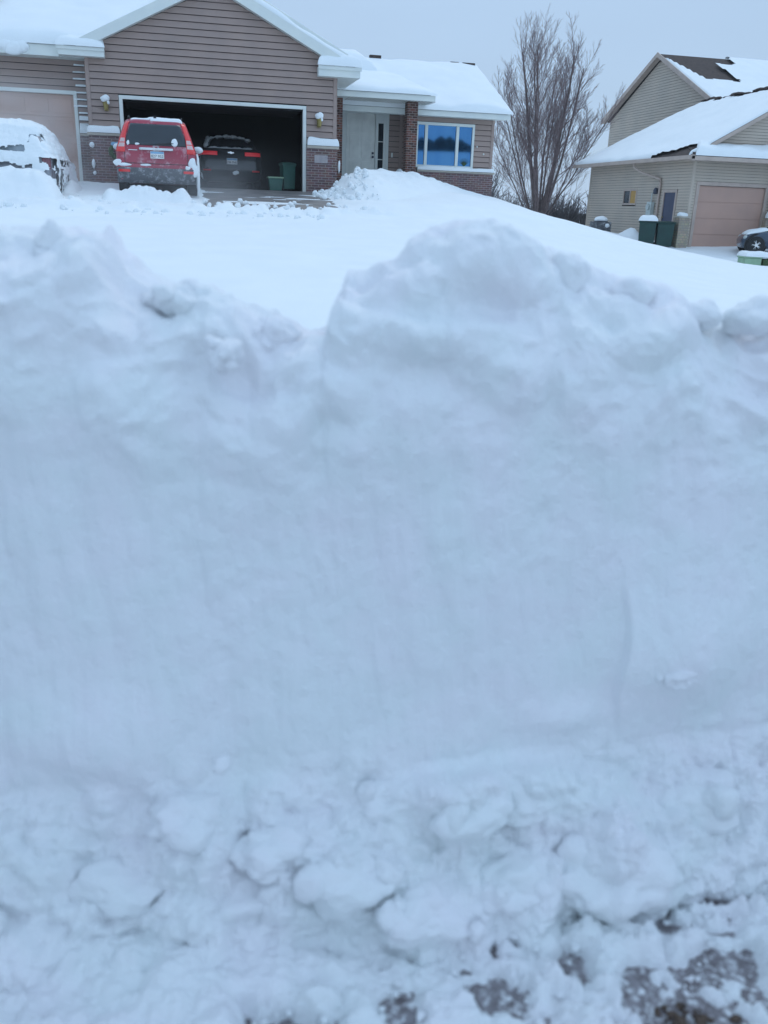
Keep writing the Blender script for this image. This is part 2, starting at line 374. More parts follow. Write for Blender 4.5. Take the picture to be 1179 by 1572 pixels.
def ground_h(X, Y):
    X = np.asarray(X, float); Y = np.asarray(Y, float); xc = np.clip(X, -35, 50); yc = np.clip(Y, 0, 75)
    r = _W[_n] + _W[_n + 1] * xc + _W[_n + 2] * yc
    for k in range(_n): r = r + _W[k] * _tps((xc - CP[k, 0]) ** 2 + (yc - CP[k, 1]) ** 2)
    far = sstep(30, 110, np.hypot(X - 8, Y - 35)) ; return r * (1 - far) - 2.0 * far
def drive_h(Y): return np.where(Y > 26.2, 0.35, 0.35 - 0.088 * (26.2 - Y))
def axis_pts(a, b, step, lo, hi):
    mid = np.arange(a, b, step); g = step; left = []; right = []; x = a
    while x > lo: g *= 1.22; x -= g; left.append(x)
    g = step; x = b - step
    while x < hi: g *= 1.22; x += g; right.append(x)
    return np.concatenate([left[::-1], mid, right])
gx = axis_pts(-7, 26, 0.09, -420, 420); gy = axis_pts(-1.2, 36, 0.09, -300, 520)
GX, GY = np.meshgrid(gx, gy, indexing='ij')
GZ = ground_h(GX, GY)
near = 1 - sstep(36, 60, np.hypot(GX - 5, GY - 15))
GZ += near * (0.05 * fbm(GX, GY, 0, 2.6, 3, 3) + 0.018 * fbm(GX, GY, 0, 0.5, 3, 4))
# ridge left by the plough across the drive and its crumbs
rid = np.exp(-((GY - (19.6 + 0.25 * np.sin(GX * 0.7))) / 0.35) ** 2) * sstep(-6.5, -3, GX) * (1 - sstep(4.0, 5.5, GX))
GZ += rid * (0.10 + 0.09 * billow(GX, GY, 0, 0.35, 3, 6))
rid2 = np.exp(-((GY - (22.3 - 0.05 * GX)) / 0.9) ** 2) * sstep(3.7, 4.6, GX) * (1 - sstep(9, 12, GX)) * 0.12
GZ += rid2
# churned snow around the cars
ch = np.exp(-((GX + 1.2) / 3.6) ** 2 - ((GY - 20.9) / 1.1) ** 2)
GZ += ch * 0.11 * billow(GX, GY, 0, 0.45, 4, 8)
trk = (np.exp(-((GX + 2.3) / 0.22) ** 2) + np.exp(-((GX + 2.9 + 0.03 * GY) / 0.2) ** 2)) * sstep(16, 18, GY) * (1 - sstep(23, 25, GY))
GZ -= 0.05 * trk
# cleared apron: snow dips under the wet concrete in streaks
inap = sstep(0.25, 0.8, GX) * (1 - sstep(4.1, 4.5, GX + 0.12 * (26 - GY))) * sstep(20.0, 20.9, GY + 0.6 * fbm(GX, GY, 0, 1.2, 3, 12)) * (1 - sstep(33, 34, GY))
drv = sstep(-6.2, -5.8, GX) * (1 - sstep(4.6, 5.0, GX)) * (1 - sstep(26.0, 26.2, GY)); GZ = np.maximum(GZ, np.where(drv > .5, drive_h(GY) + .05 + .02 * fbm(GX, GY, 0, .3, 2, 14), -99) * np.where(GY > 17.5, 1, 1) + np.where(GY > 17.5, 0, -99))
streak = fbm(GX * 0.45 + 0.2 * GY, GY * 1.25, 0, 0.75, 4, 15)
GZ = GZ * (1 - inap) + inap * (drive_h(GY) + 0.004 + 0.05 * (streak + .22 * sstep(21.9, 20.8, GY) + .25 * sstep(3.5, 4.1, GX) - 0.27))
ingar = sstep(-2.1, -1.9, GX) * (1 - sstep(4.2, 4.35, GX)) * sstep(25.9, 26.5, GY) * (1 - sstep(33.4, 33.9, GY))
GZ = GZ * (1 - ingar) + ingar * 0.12
# trench where the pavement in front of the bank has been dug out
uu = GX * Rt.x + GY * Rt.y; ww = GX * Fw.x + GY * Fw.y
deep = 1 - sstep(2.6, 3.4, ww); GZ = GZ * (1 - deep) + deep * (-.30 + .08 * fbm(GX, GY, 0, .8, 3, 18))  # unseen snow raised around the camera, added to shade the foot of the bank
dug = (1 - sstep(2.5, 3.2, ww)) * sstep(-1.35, -.75, ww) * sstep(-2.3, -1.7, uu) * (1 - sstep(2.4, 3.2, uu))
GZ = GZ * (1 - dug) + dug * -1.75
ob = np_mesh('snowy_ground', np.stack([GX, GY, GZ], -1).reshape(-1, 3), grid_faces(len(gx), len(gy)), SNOW)
tag(ob, kind='structure')
# concrete drive under the snow
mb = MB(); ys = [18, 20, 22, 24, 26.21]
for a, b in zip(ys[:-1], ys[1:]):
    mb.quad((-6, a, float(drive_h(a))), (4.6, a, float(drive_h(a))), (4.6, b, float(drive_h(b))), (-6, b, float(drive_h(b))))
tag(mb.build('driveway', CONC), kind='structure')
# pavement at the photographer's feet
mb = MB(); P = np.stack(np.meshgrid(np.linspace(-6, 6, 60), np.linspace(-4, 3.4, 40), indexing='ij') + [np.zeros((60, 40))], -1)
P = np.stack([P[..., 0] * Rt.x + P[..., 1] * Fw.x, P[..., 0] * Rt.y + P[..., 1] * Fw.y, -1.55 + 0.004 * fbm(P[..., 0], P[..., 1], 0, .3, 3)], -1)
mb.grid(P); tag(mb.build('pavement', ASPH, smooth=True), kind='structure')

# ================================================================== FOREGROUND BANK  (u across, w away, z up)
def cam2w(u, w_, z): return np.stack([u * Rt.x + w_ * Fw.x, u * Rt.y + w_ * Fw.y, z + 0 * u], -1)
CREST = np.array([(-2.6, -.10), (-1.6, -.05), (-1.1, -.08), (-.874, -.069), (-.786, -.063), (-.73, -.075), (-.694, -.06), (-.661, -.085), (-.617, -.075), (-.588, -.124), (-.554, -.161), (-.517, -.164), (-.481, -.18), (-.443, -.165), (-.4, -.19),
    (-.372, -.212), (-.297, -.22), (-.275, -.225), (-.225, -.25), (-.178, -.268), (-.135, -.278), (-.122, -.20), (-.097, -.142), (-.048, -.124), (0, -.109), (.037, -.066), (.085, -.035), (.143, -.02), (.216, -.017), (.255, -.026),
    (.301, -.051), (.352, -.077), (.4, -.085), (.437, -.097), (.455, -.117), (.525, -.129), (.606, -.14), (.66, -.167), (.684, -.191), (.734, -.195), (.772, -.2), (.792, -.207), (.823, -.19), (.851, -.18), (1.1, -.12), (1.6, -.2), (2.6, -.1)])
NU, NT = 640, 520
u = np.concatenate([np.linspace(-2.6, -1.02, 60, endpoint=False), np.linspace(-1.02, 1.02, NU), np.linspace(1.02, 2.6, 60)[1:]])
C = np.interp(u, CREST[:, 0], CREST[:, 1])
wb = np.interp(u, [-2.6, -1.6, -1.15, -.8, -.36, .11, .51, .96, 2.6], [-.6, .35, 1.0, 1.345, 1.40, 1.49, 1.585, 1.70, 2.1])  # unseen left end curls towards the camera, shaped to shade the lower left
wf = wb + 0.20 + 0.02 * fbm(u, 0, 0, .5, 3, 2)
front = sstep(0.05, 0.3, u)
tk = np.array([0, .05, .12, .2, .3, .62, .70, .745, .80, .9, 1.0])
K = len(tk); Cs = np.convolve(np.pad(C, 60, 'edge'), np.hanning(123)[1:-1] / np.hanning(123).sum(), 'valid'); PW = np.zeros((len(u), K)); PZ = np.zeros((len(u), K))
PW[:, 0] = wb + .05; PZ[:, 0] = -1.62
PW[:, 1] = wb - .01; PZ[:, 1] = -1.55
PW[:, 2] = wb + .02; PZ[:, 2] = -1.47
PW[:, 3] = wb + .12; PZ[:, 3] = -1.37
PW[:, 4] = wf + .03; PZ[:, 4] = -1.24
PW[:, 5] = wf + .13; PZ[:, 5] = Cs - .20
PW[:, 6] = wf + .20; PZ[:, 6] = .65 * C + .35 * Cs - .06
PW[:, 7] = wf + .30; PZ[:, 7] = C
PW[:, 8] = wf + .55; PZ[:, 8] = C - .06
PW[:, 9] = wf + 1.3; PZ[:, 9] = -.55 + .2 * C
PW[:, 10] = wf + 2.2; PZ[:, 10] = -1.7
tt = np.concatenate([np.linspace(0, .3, 170, endpoint=False), np.linspace(.3, .62, 150, endpoint=False), np.linspace(.62, .80, 150, endpoint=False), np.linspace(.8, 1, 50)])
W_ = np.array([np.interp(tt, tk, PW[i]) for i in range(len(u))]); Z_ = np.array([np.interp(tt, tk, PZ[i]) for i in range(len(u))])
def smooth(a, n, ax):
    k = np.hanning(n + 2)[1:-1]; k /= k.sum(); pad = [(0, 0), (0, 0)]; pad[ax] = (n // 2, n // 2)
    return np.apply_along_axis(lambda r: np.convolve(r, k, 'valid'), ax, np.pad(a, pad, 'edge'))
W_ = smooth(W_, 31, 1); Zs = smooth(Z_, 31, 1); Z_ = Zs
U_ = np.repeat(u[:, None], len(tt), 1); T_ = np.repeat(tt[None], len(u), 0)
dW = np.gradient(W_, axis=1); dZ = np.gradient(Z_, axis=1); L = np.hypot(dW, dZ) + 1e-9
nw, nz_ = -dZ / L, dW / L                       # outward: towards the camera, then up
top = sstep(.50, .66, T_); apron = 1 - sstep(.22, .36, T_); face = np.clip(1 - top - apron, 0, 1)
depth = 1 - Z_ / 1.5
rdg = lambda sc, sd: 1 - 2 * np.abs(noise3(U_ / sc, W_ / sc, Z_ / sc, sd))
d = top * (0.030 * billow(U_, W_, Z_, .26, 2, 21) + .034 * fbm(U_, W_, Z_, .15, 4, 27, .6) + .012 * rdg(.11, 22) + .007 * rdg(.05, 26))
d += face * (0.020 * fbm(U_, W_, Z_ * .45, .40, 3, 23) + 0.016 * fbm(U_ + .12 * Z_, W_, Z_ * .16, .11, 3, 25) + .007 * fbm(U_ + .08 * Z_, W_, Z_ * .10, .035, 3, 24) + .008 * fbm(U_, W_, Z_, .06, 3, 29) * sstep(-.1, .35, fbm(U_, W_, Z_, .3, 2, 30)))
d += apron * (0.046 * billow(U_, W_, Z_, .19, 4, 31) + 0.016 * billow(U_, W_, Z_, .06, 3, 32) + .03 * fbm(U_, 0, Z_, .5, 2, 33))
d += 0.0022 * fbm(U_, W_, Z_, .018, 3, 35) + 0.004 * fbm(U_, W_, Z_, .045, 2, 36)
LUMPS = [(.10, -1.293, .075, .05, .05), (.235, -1.29, .085, .04, .055), (.578, -1.43, .12, .07, .07), (-.889, -1.40, .07, .06, .05), (-.402, -1.27, .07, .09, .05), (.11, -1.45, .10, .05, .04), (-.21, -1.324, .11, .05, .03), (.38, -1.29, .10, .04, .05), (-.06, -1.40, .12, .06, .04),
         (.74, -1.02, .16, .14, .05), (.76, -.80, .16, .22, .03), (.19, -.165, .11, .035, -.035), (.22, -.075, .14, .05, .035), (-.327, -.26, .06, .045, .035), (-.36, -.32, .06, .045, -.03), (.057, -.313, .08, .04, -.02), (.04, -.24, .09, .04, .03),
         (.135, -.52, .03, .10, -.018), (.10, -.45, .05, .12, .018), (-.55, -.40, .12, .10, .03), (-.2, -.36, .07, .07, .02), (.35, -.34, .12, .06, .025), (.48, -.25, .10, .05, .03), (-.75, -.22, .18, .08, .03), (-.62, -.15, .08, .05, .03), (.62, -.27, .12, .06, .025), (-.62, -1.12, .18, .10, .04), (.45, -1.15, .10, .04, .02)]
for (a, b, ru, rz, amt) in LUMPS:
    if b < -1.1: amt *= 1.25
    g = np.exp(-((U_ - a) / ru) ** 2 - ((Z_ - b) / rz) ** 2) * (T_ < .74); d += amt * g
d += -0.035 * sstep(.56, .585, U_ + .02 * np.sin(Z_ * 30)) * 0 + 0.03 * sstep(.572, .588, U_ + .012 * np.sin(Z_ * 22)) * np.exp(-((Z_ + 1.0) / .16) ** 2) * face
W2 = W_ + nw * d; Z2 = Z_ + nz_ * d
U2 = U_ + .012 * fbm(W_, U_, Z_, .15, 3, 41) * (1 - T_ * .3)
rat = np.interp(u, CREST[:, 0], CREST[:, 1]) / 2.0
for it in range(3):
    sel = (T_ > .5) & (T_ < .86); el = np.where(sel, Z2 / W2, -9); k = el.argmax(1); wk = W2[np.arange(len(u)), k]
    got = el.max(1); un = U2[np.arange(len(u)), k] / wk * 2.0
    dC = (np.interp(un, CREST[:, 0], CREST[:, 1]) / 2.0 - got) * wk
    dC = np.convolve(np.pad(dC, 22, 'edge'), np.hanning(47)[1:-1] / np.hanning(47).sum(), 'valid')
    Z2 = Z2 + dC[:, None] * sstep(.50, .70, T_)
BP = cam2w(U2, W2, Z2)
ob = np_mesh('snow_bank', BP.reshape(-1, 3), grid_faces(len(u), len(tt)), SNOWN)
tag(ob, 'tall bluish white bank of shovelled snow filling the whole foreground', 'snow bank')
# clumps frozen onto the crest belong to the bank
mb = MB()
def clod(mb, c, r, seed, sz=1.0):
    rr_ = random.Random(seed)
    mb.lump(c, r, seed, .55, 4, (1.15, 1.1, sz))
    for q in range(4):
        o_ = np.array([rr_.gauss(0, .7), rr_.gauss(0, .7), rr_.gauss(0, .6)]) * r
        mb.lump(tuple(np.array(c) + o_), r * rr_.uniform(.35, .7), seed * 7 + q, .7, 3, (1.1, 1, rr_.uniform(.7, 1.1)))
for k, (a, z, r, wo, sz) in enumerate([(-.70, -.09, .022, .27, 1.7), (-.622, -.105, .02, .27, 1.7), (-.452, -.20, .03, .25, 1.2), (-.33, -.29, .032, .12, .9), (-.285, -.26, .026, .25, 1.2), (-.82, -.11, .025, .25, 1)]):
    wfa = np.interp(a, u, wf); p = cam2w(np.array([a]), np.array([wfa + wo]), np.array([z]))[0]
    clod(mb, p, r, k + 3, sz)
for (a, z, r, wo, sz, k) in [(.734, -.218, .040, .26, 1.0, 5), (.402, -.128, .034, .27, 1.3, 9), (.86, -.22, .05, .24, .9, 11), (-.24, -.265, .034, .25, 1.0, 13), (.56, -.165, .04, .25, .8, 15)]:
    wfa = np.interp(a, u, wf); mb.lump(cam2w(np.array([a]), np.array([wfa + wo]), np.array([z]))[0], r, k, .45, 4, (1.2, 1.1, sz))
def surf(a, z):
    c = (U2 - a) ** 2 + (Z2 - z) ** 2 + (T_ > .7) * 9; q = np.unravel_index(c.argmin(), c.shape); return BP[q]
for k, (a, z, r) in enumerate([(.06, -1.285, .075), (.22, -1.285, .085), (.36, -1.30, .06), (.57, -1.42, .11), (.80, -1.36, .09), (-.06, -1.38, .085), (-.22, -1.33, .06), (-.86, -1.39, .07), (-.40, -1.27, .075),
        (.12, -1.46, .08), (.33, -1.45, .08), (-.30, -1.45, .09), (-.55, -1.42, .08), (.72, -1.03, .04)]):
    p = np.array(surf(a, z)) + np.array([Fw.x, Fw.y, 0]) * r * .62 + np.array([0, 0, -.25 * r])
    mb.lump(tuple(p), r, k + 40, .5, 5, (1.35, 1.0, .8)); rr_ = random.Random(k)
    for q in range(3): mb.lump(tuple(p + np.array([rr_.gauss(0, .8), rr_.gauss(-.2, .3), rr_.gauss(0, .5)]) * r), r * rr_.uniform(.25, .5), k * 5 + q, .5, 3)
mb.build('snow_clumps', SNOWN, ob, smooth=True)
# trampled snow and crumbs on the dug pavement
uu = np.linspace(-1.3, 1.5, 520); wv = np.linspace(.75, 2.0, 300)
UU, WW = np.meshgrid(uu, wv, indexing='ij')
H = 0.014 + (.018 + .02 * sstep(.1, .6, UU)) * billow(UU, WW, 0, .10, 4, 51) + .022 * fbm(UU, WW, 0, .22, 3, 52) + .010 * fbm(UU, WW, 0, .03, 4, 53, .65)
H += .03 * (1 - sstep(-.3, .1, UU))
for (a, b, ra, rb, dep) in [(.27, 1.355, .065, .05, .075), (.45, 1.415, .05, .055, .07), (-.15, 1.265, .09, .04, .08), (.07, 1.305, .045, .04, .06), (.66, 1.325, .12, .05, .06), (.80, 1.455, .09, .035, .05), (.86, 1.36, .05, .04, .05), (.36, 1.29, .05, .03, .05), (.58, 1.39, .04, .03, .04)]:
    ra *= 1.12; rb *= 1.12; dep *= 1.2
    rr = np.sqrt(((UU - a) / ra) ** 2 + ((WW - b) / rb) ** 2) + .75 * fbm(UU, WW, 0, .05, 4, 55, .65)
    H -= dep * .62 * (1 - sstep(.35, 1.35, rr))
wbu = np.interp(UU, u, wb); H -= .05 * np.exp(-((WW - wbu + .012) / .022) ** 2) * sstep(.05, .35, UU) * (fbm(UU, WW, 0, .12, 2, 57) + .55)
H = np.where(H < 0, H * .5 - .004, H)
ob = np_mesh('trampled_snow', cam2w(UU, WW, -1.548 + H).reshape(-1, 3), grid_faces(len(uu), len(wv)), SNOWN)
tag(ob, kind='stuff')
mb = MB(); rng = random.Random(5)
for k in range(520):
    a = rng.uniform(-.75, 1.05); b = np.interp(a, u, wb) - abs(rng.gauss(0, .13)) + .02
    if b < 1.1: continue
    r = .0025 + .010 * rng.random() ** 4
    mb.lump(cam2w(np.array([a]), np.array([b]), np.array([-1.545 + .02 * rng.random()]))[0], r, k, .8, 2, (1, 1, .7))
tag(mb.build('snow_crumbs', SNOWN, smooth=True), kind='stuff')
mb = MB()
for k in range(36):
    a = rng.gauss(.66, .03); b = rng.gauss(1.325, .013); mb.lump(cam2w(np.array([a]), np.array([b]), np.array([-1.545]))[0], .003 + .007 * rng.random() ** 2, k, .7, 2, (1.2, 1, .6))
tag(mb.build('brown_grit', MUD), kind='stuff')

# ================================================================== LEFT HOUSE
HX, HY, HZ = 1.08, 26.2, 0.35
house = thing('ranch_house', 'brown sided ranch house with an open double garage and snow-covered roof', 'house', (HX, HY, HZ))
PKX = 1.08
def slopeL(x): return 3.78 + 0.5 * (x + 1.91)
gz = lambda z: (max(-2.22, PKX - (5.27 - z) / .5), min(4.38, PKX + (5.27 - z) / .5)) if z > 3.6 else (-2.22, 4.38)
sd_ = MB(); bk = MB()
DX0, DX1, DZ1 = -1.36, 3.47, 2.49
def wall_part(parent, mt, extra, *a, **k):
    m1 = MB(); m2 = MB(); siding(m1, m2, *a, **k)
    for b in extra: m1.box(*b)
    wl = m1.build('wall', mt, parent); m2.build('wall_backing', GAPDARK, wl); return wl
wall_part(house, SIDING, [(4.32, 4.41, 26.163, 26.29, 1.62, 3.42), (-2.25, -2.16, 26.163, 26.29, 1.62, 3.42)], 'x', 26.2, gz, 1.62, 5.27, [(DX0 - .1, DX1 + .1, 0, DZ1 + .1)])
# left wing and entry walls
wall_part(house, SIDING, [], 'x', 26.8, lambda z: (-12, -2.22), 1.62, 3.45, [(-7.6, -2.56, 0, 2.68)])
wall_part(house, SIDING, [(7.68, 7.747, 29.96, 30.98, .8, 3.0), (7.4, 7.5, 30.95, 30.98, .8, 3.04)], 'x', 31.0, lambda z: (4.38, 7.75), .8, 3.05, [(5.0, 7.0, 0, 2.97)])
wall_part(house, SIDING, [(10.34, 10.43, 29.963, 30.1, 1.22, 2.9)], 'x', 30.0, lambda z: (7.75, 10.4), 1.22, 2.9, [(7.72, 9.72, 1.3, 2.72)])
# inner shell of the garage and side walls so that it is a real dark room
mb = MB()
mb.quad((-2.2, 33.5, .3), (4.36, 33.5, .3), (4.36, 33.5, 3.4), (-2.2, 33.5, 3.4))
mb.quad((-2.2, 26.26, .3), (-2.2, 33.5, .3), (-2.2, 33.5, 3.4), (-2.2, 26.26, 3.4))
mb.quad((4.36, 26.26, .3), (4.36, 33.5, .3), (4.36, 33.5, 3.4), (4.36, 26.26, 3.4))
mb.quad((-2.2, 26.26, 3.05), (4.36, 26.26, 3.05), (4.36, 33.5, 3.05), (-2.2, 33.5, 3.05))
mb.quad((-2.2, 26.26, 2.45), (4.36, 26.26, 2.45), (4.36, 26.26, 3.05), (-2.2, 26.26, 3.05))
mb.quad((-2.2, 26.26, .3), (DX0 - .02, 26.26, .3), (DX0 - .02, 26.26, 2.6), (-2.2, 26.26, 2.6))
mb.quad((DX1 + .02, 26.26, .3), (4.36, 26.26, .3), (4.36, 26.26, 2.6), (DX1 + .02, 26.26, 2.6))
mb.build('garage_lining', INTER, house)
mb = MB(); mb.quad((-2.2, 26.215, .352), (4.36, 26.215, .352), (4.36, 33.5, .352), (-2.2, 33.5, .352)); mb.build('garage_floor', CONC, house)
mb = MB(); mb.box(4.385, 4.44, 26.25, 34.5, .3, 3.4); mb.box(10.35, 10.41, 30.13, 36.5, .3, 3.0); mb.box(-12, 10.35, 36.6, 36.7, .3, 3.0); mb.box(-12.05, -11.99, 26.9, 36.6, 0.2, 3.4)
mb.prism([(10.36, 30.1, 2.9), (10.36, 36.5, 2.9), (10.36, 33.2, 4.5)], (.05, 0, 0)); build_each(mb, 'side_wall', SIDING, house)
# brick wainscot, caps, plaque
mb = MB()
mb.box(-2.27, DX0 - .09, 26.08, 26.3, -.15, 1.56); mb.box(DX1 + .09, 4.44, 26.08, 26.3, -.15, 1.50)
mb.box(-2.56, -2.28, 26.68, 26.9, -.15, 1.56); mb.box(-12, -7.6, 26.68, 26.9, -.15, 1.56)
mb.box(7.78, 10.46, 29.9, 30.12, -.2, 1.17); build_each(mb, 'brick_wainscot', BRICK, house)
mb = MB()
mb.box(-2.31, DX0 - .10, 26.04, 26.2, 1.562, 1.625); mb.box(DX1 + .10, 4.48, 26.04, 26.2, 1.502, 1.575); mb.box(-2.555, -2.32, 26.64, 26.8, 1.562, 1.625)
mb.box(7.79, 10.5, 29.86, 30.0, 1.172, 1.225); cap = build_each(mb, 'stone_ledge', STONEC, house, bevel=.008)[0]
mb = MB()
snow_patch(mb, (-2.31, 26.03, 1.627), (DX0 - .11, 26.03, 1.627), (DX0 - .11, 26.17, 1.627), (-2.31, 26.17, 1.627), .19, 20, 6, .06, .02, .3, 1)
snow_patch(mb, (DX1 + .11, 26.03, 1.577), (4.48, 26.03, 1.577), (4.48, 26.17, 1.577), (DX1 + .11, 26.17, 1.577), .20, 20, 6, .06, .02, .3, 2)
snow_patch(mb, (-2.55, 26.63, 1.627), (-2.31, 26.63, 1.627), (-2.31, 26.77, 1.627), (-2.55, 26.77, 1.627), .22, 8, 6, .05, .01, .3, 3)
snow_patch(mb, (7.79, 29.84, 1.227), (10.5, 29.84, 1.227), (10.5, 29.97, 1.227), (7.79, 29.97, 1.227), .13, 30, 6, .06, .02, .4, 4)
for k in range(10):
    z = 1.62 + .166 * k; dl = rng.uniform(.0, .14) if k > 2 else 0
    snow_patch(mb, (-2.55 - dl, 26.755, z + .166), (-2.25, 26.755, z + .166), (-2.25, 26.78, z + .166), (-2.55 - dl, 26.78, z + .166), .045 + .05 * (k < 2) , 8, 4, .02, .01, .2, k)
mb.lump((-2.21, 26.04, 1.32), .07, 4, .3, 2); mb.lump((-2.2, 26.04, .85), .06, 5, .3, 2, (.7, 1, 2.2)); mb.lump((-2.19, 26.05, .62), .05, 6, .3, 2)
mb.lump((4.50, 26.12, 1.05), .06, 7, .3, 2, (.6, 1, 3)); mb.lump((7.2, 30.0, 1.12), .12, 8, .3, 2)
build_each(mb, 'snow_cover', SNOW, cap, smooth=True)
mb = MB(); mb.box(3.78, 4.16, 26.062, 26.082, 1.12, 1.33); mb.build('number_plaque', mat('plaque_stone', (.42, .38, .38), .8, (.33, .30, .31), 12), house, bevel=.01)
# garage door frames
mb = MB()
def frame(mb, x0, x1, z0, z1, y, wd, dp):
    mb.box(x0 - wd, x0, y - .04, y + dp, z0, z1); mb.box(x1, x1 + wd, y - .04, y + dp, z0, z1); mb.box(x0 - wd, x1 + wd, y - .043, y + dp, z1 + .001, z1 + wd)
frame(mb, DX0, DX1, .3, DZ1, 26.2, .09, .16); frame(mb, -7.5, -2.66, .3, 2.58, 26.8, .09, .16); mb.build('garage_door_frame', TRIM, house)
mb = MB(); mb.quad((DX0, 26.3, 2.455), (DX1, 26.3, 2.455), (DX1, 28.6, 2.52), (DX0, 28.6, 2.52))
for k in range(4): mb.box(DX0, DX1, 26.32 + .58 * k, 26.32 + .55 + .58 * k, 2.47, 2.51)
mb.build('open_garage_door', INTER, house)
# closed left garage door with panels
mb = MB(); mb.box(-7.5, -2.66, 26.92, 26.96, .3, 2.58)
for r in range(4):
    z0 = .38 + .55 * r
    mb.box(-7.5, -2.66, 26.905, 26.918, z0, z0 + .535)
    for c in range(8): mb.box(-7.40 + .6 * c, -6.93 + .6 * c, 26.893, 26.903, z0 + .09, z0 + .44)
mb.build('closed_garage_door', GDOOR, house, bevel=.004)
# lamps
for (lx, lz) in ((-1.78, 2.33), (3.91, 2.21)):
    mb = MB(); mb.box(lx - .05, lx + .05, 26.13, 26.17, lz - .16, lz + .12); mb.tube([(lx, 26.15, lz + .02), (lx, 26.02, lz + .12)], .014, 6)
    mb.lathe((lx, 26.02, lz - .10), [(.02, -.06), (.05, -.04), (.075, .10), (.085, .13), (.03, .19)], 8)
    lp = mb.build('wall_lamp', BRASS, house)
    mb = MB(); mb.lathe((lx, 26.02, lz - .12), [(.045, 0), (.06, .09)], 8); mb.build('lamp_glass', METER, lp)
    mb = MB(); mb.lump((lx - .01, 26.0, lz + .13), .115, 3, .3, 3, (1, .8, .75)); mb.lump((lx + .05, 26.0, lz + .03), .05, 3, .3, 2); mb.build('snow_cover', SNOW, lp, smooth=True)
# ------------------------------------------------ roofs
TH = .16
rb = MB()
EL = lambda x: 5.27 - .5 * abs(x - PKX)            # underside line of the gable
PK2 = 1.5
EL2 = lambda x: 5.43 - .5 * abs(x - PK2)           # the wider gable behind it
def gable_roof(mb, y0, y1, E_, pk, dz, xl, xr):
    mb.prism([(xl, y0, E_(xl) + dz), (pk, y0, E_(pk) + dz), (pk, y0, E_(pk) + dz + TH), (xl, y0, E_(xl) + dz + TH)], (0, y1 - y0, 0))
    mb.prism([(pk, y0, E_(pk) + dz), (xr, y0, E_(xr) + dz), (xr, y0, E_(xr) + dz + TH), (pk, y0, E_(pk) + dz + TH)], (0, y1 - y0, 0))
gable_roof(rb, 25.98, 26.74, EL, PKX, .08, -2.75, 4.93)
gable_roof(rb, 26.75, 34.2, EL2, PK2, .08, -2.6, 5.0)
# left wing roof plane, main roof planes
rb.prism([(-13, 26.25, 3.58), (-2.3, 26.25, 3.58), (-2.3, 26.9, 3.905), (-13, 26.9, 3.905)], (0, 0, .1)); rb.prism([(-13, 26.9, 3.905), (.9, 26.9, 3.905), (.9, 32.2, 6.55), (-13, 32.2, 6.55)], (0, 0, .1))
rb.prism([(-13, 32.2, 6.55), (-2.3, 32.2, 6.55), (-2.3, 38, 3.6), (-13, 38, 3.6)], (0, 0, .1))
rb.prism([(4.5, 29.48, 2.92), (10.72, 29.48, 2.92), (10.72, 33.2, 4.78), (4.5, 33.2, 4.78)], (0, 0, .06))
rb.prism([(4.5, 33.2, 4.78), (10.72, 33.2, 4.78), (10.72, 36.9, 2.92), (4.5, 36.9, 2.92)], (0, 0, .06))
rb.prism([(4.98, 28.38, 3.24), (7.78, 28.38, 3.24), (7.0, 32.4, 4.3), (4.98, 32.4, 4.3)], (0, 0, .05))
rp = build_each(rb, 'roof', SHINGLE, house); roof = rp[0]
# fascia, soffits, gutters
mb = MB()
for (y0, E_, pk, xl, xr, hh) in ((25.94, EL, PKX, -2.42, 4.62, .27), (26.71, EL2, PK2, -2.2, 4.82, .25)):
    mb.prism([(xl, y0, E_(xl)), (pk, y0, E_(pk)), (pk, y0, E_(pk) + hh), (xl, y0, E_(xl) + hh)], (0, .035, 0))
    mb.prism([(pk, y0, E_(pk)), (xr, y0, E_(xr)), (xr, y0, E_(xr) + hh), (pk, y0, E_(pk) + hh)], (0, .035, 0))
    if y0 < 26:
        mb.prism([(xl, y0 + .036, E_(xl)), (pk, y0 + .036, E_(pk)), (pk, y0 + .24, E_(pk)), (xl, y0 + .24, E_(xl))], (0, 0, .02))
        mb.prism([(pk, y0 + .036, E_(pk)), (xr, y0 + .036, E_(xr)), (xr, y0 + .24, E_(xr)), (pk, y0 + .24, E_(pk))], (0, 0, .02))
mb.box(-2.86, -1.73, 25.90, 26.17, 3.42, 3.60); mb.box(-2.9, -1.72, 25.87, 25.90, 3.55, 3.63)      # boxed eave returns
mb.box(3.86, 5.02, 25.90, 26.17, 3.33, 3.56); mb.box(3.85, 5.05, 25.86, 25.90, 3.50, 3.59)
mb.box(4.39, 5.02, 26.175, 34, 3.34, 3.40); mb.box(4.98, 5.04, 26.175, 34, 3.36, 3.6)
mb.box(-13, -2.87, 26.16, 26.245, 3.40, 3.66); mb.box(-13, -2.23, 26.28, 26.78, 3.41, 3.44)
mb.box(4.5, 10.76, 29.38, 29.46, 2.84, 3.0); mb.box(4.5, 10.72, 29.47, 29.97, 2.86, 2.89)
mb.box(4.46, 7.86, 28.28, 28.36, 3.13, 3.29); mb.box(4.46, 7.80, 28.37, 30.96, 3.14, 3.17); mb.box(7.80, 7.86, 28.37, 29.36, 3.13, 3.29)
mb.box(10.73, 10.77, 29.47, 29.52, 2.84, 3.0)
mb.prism([(10.73, 29.45, 2.84), (10.73, 33.2, 4.70), (10.73, 33.2, 4.86), (10.73, 29.45, 3.0)], (.04, 0, 0))
build_each(mb, 'fascia', TRIM, roof)
mb = MB()
for k in range(28): mb.box(5.2 + .1 * k, 5.205 + .1 * k, 28.4, 30.9, 3.128, 3.139)
mb.build('soffit_grooves', TRIMR, roof)
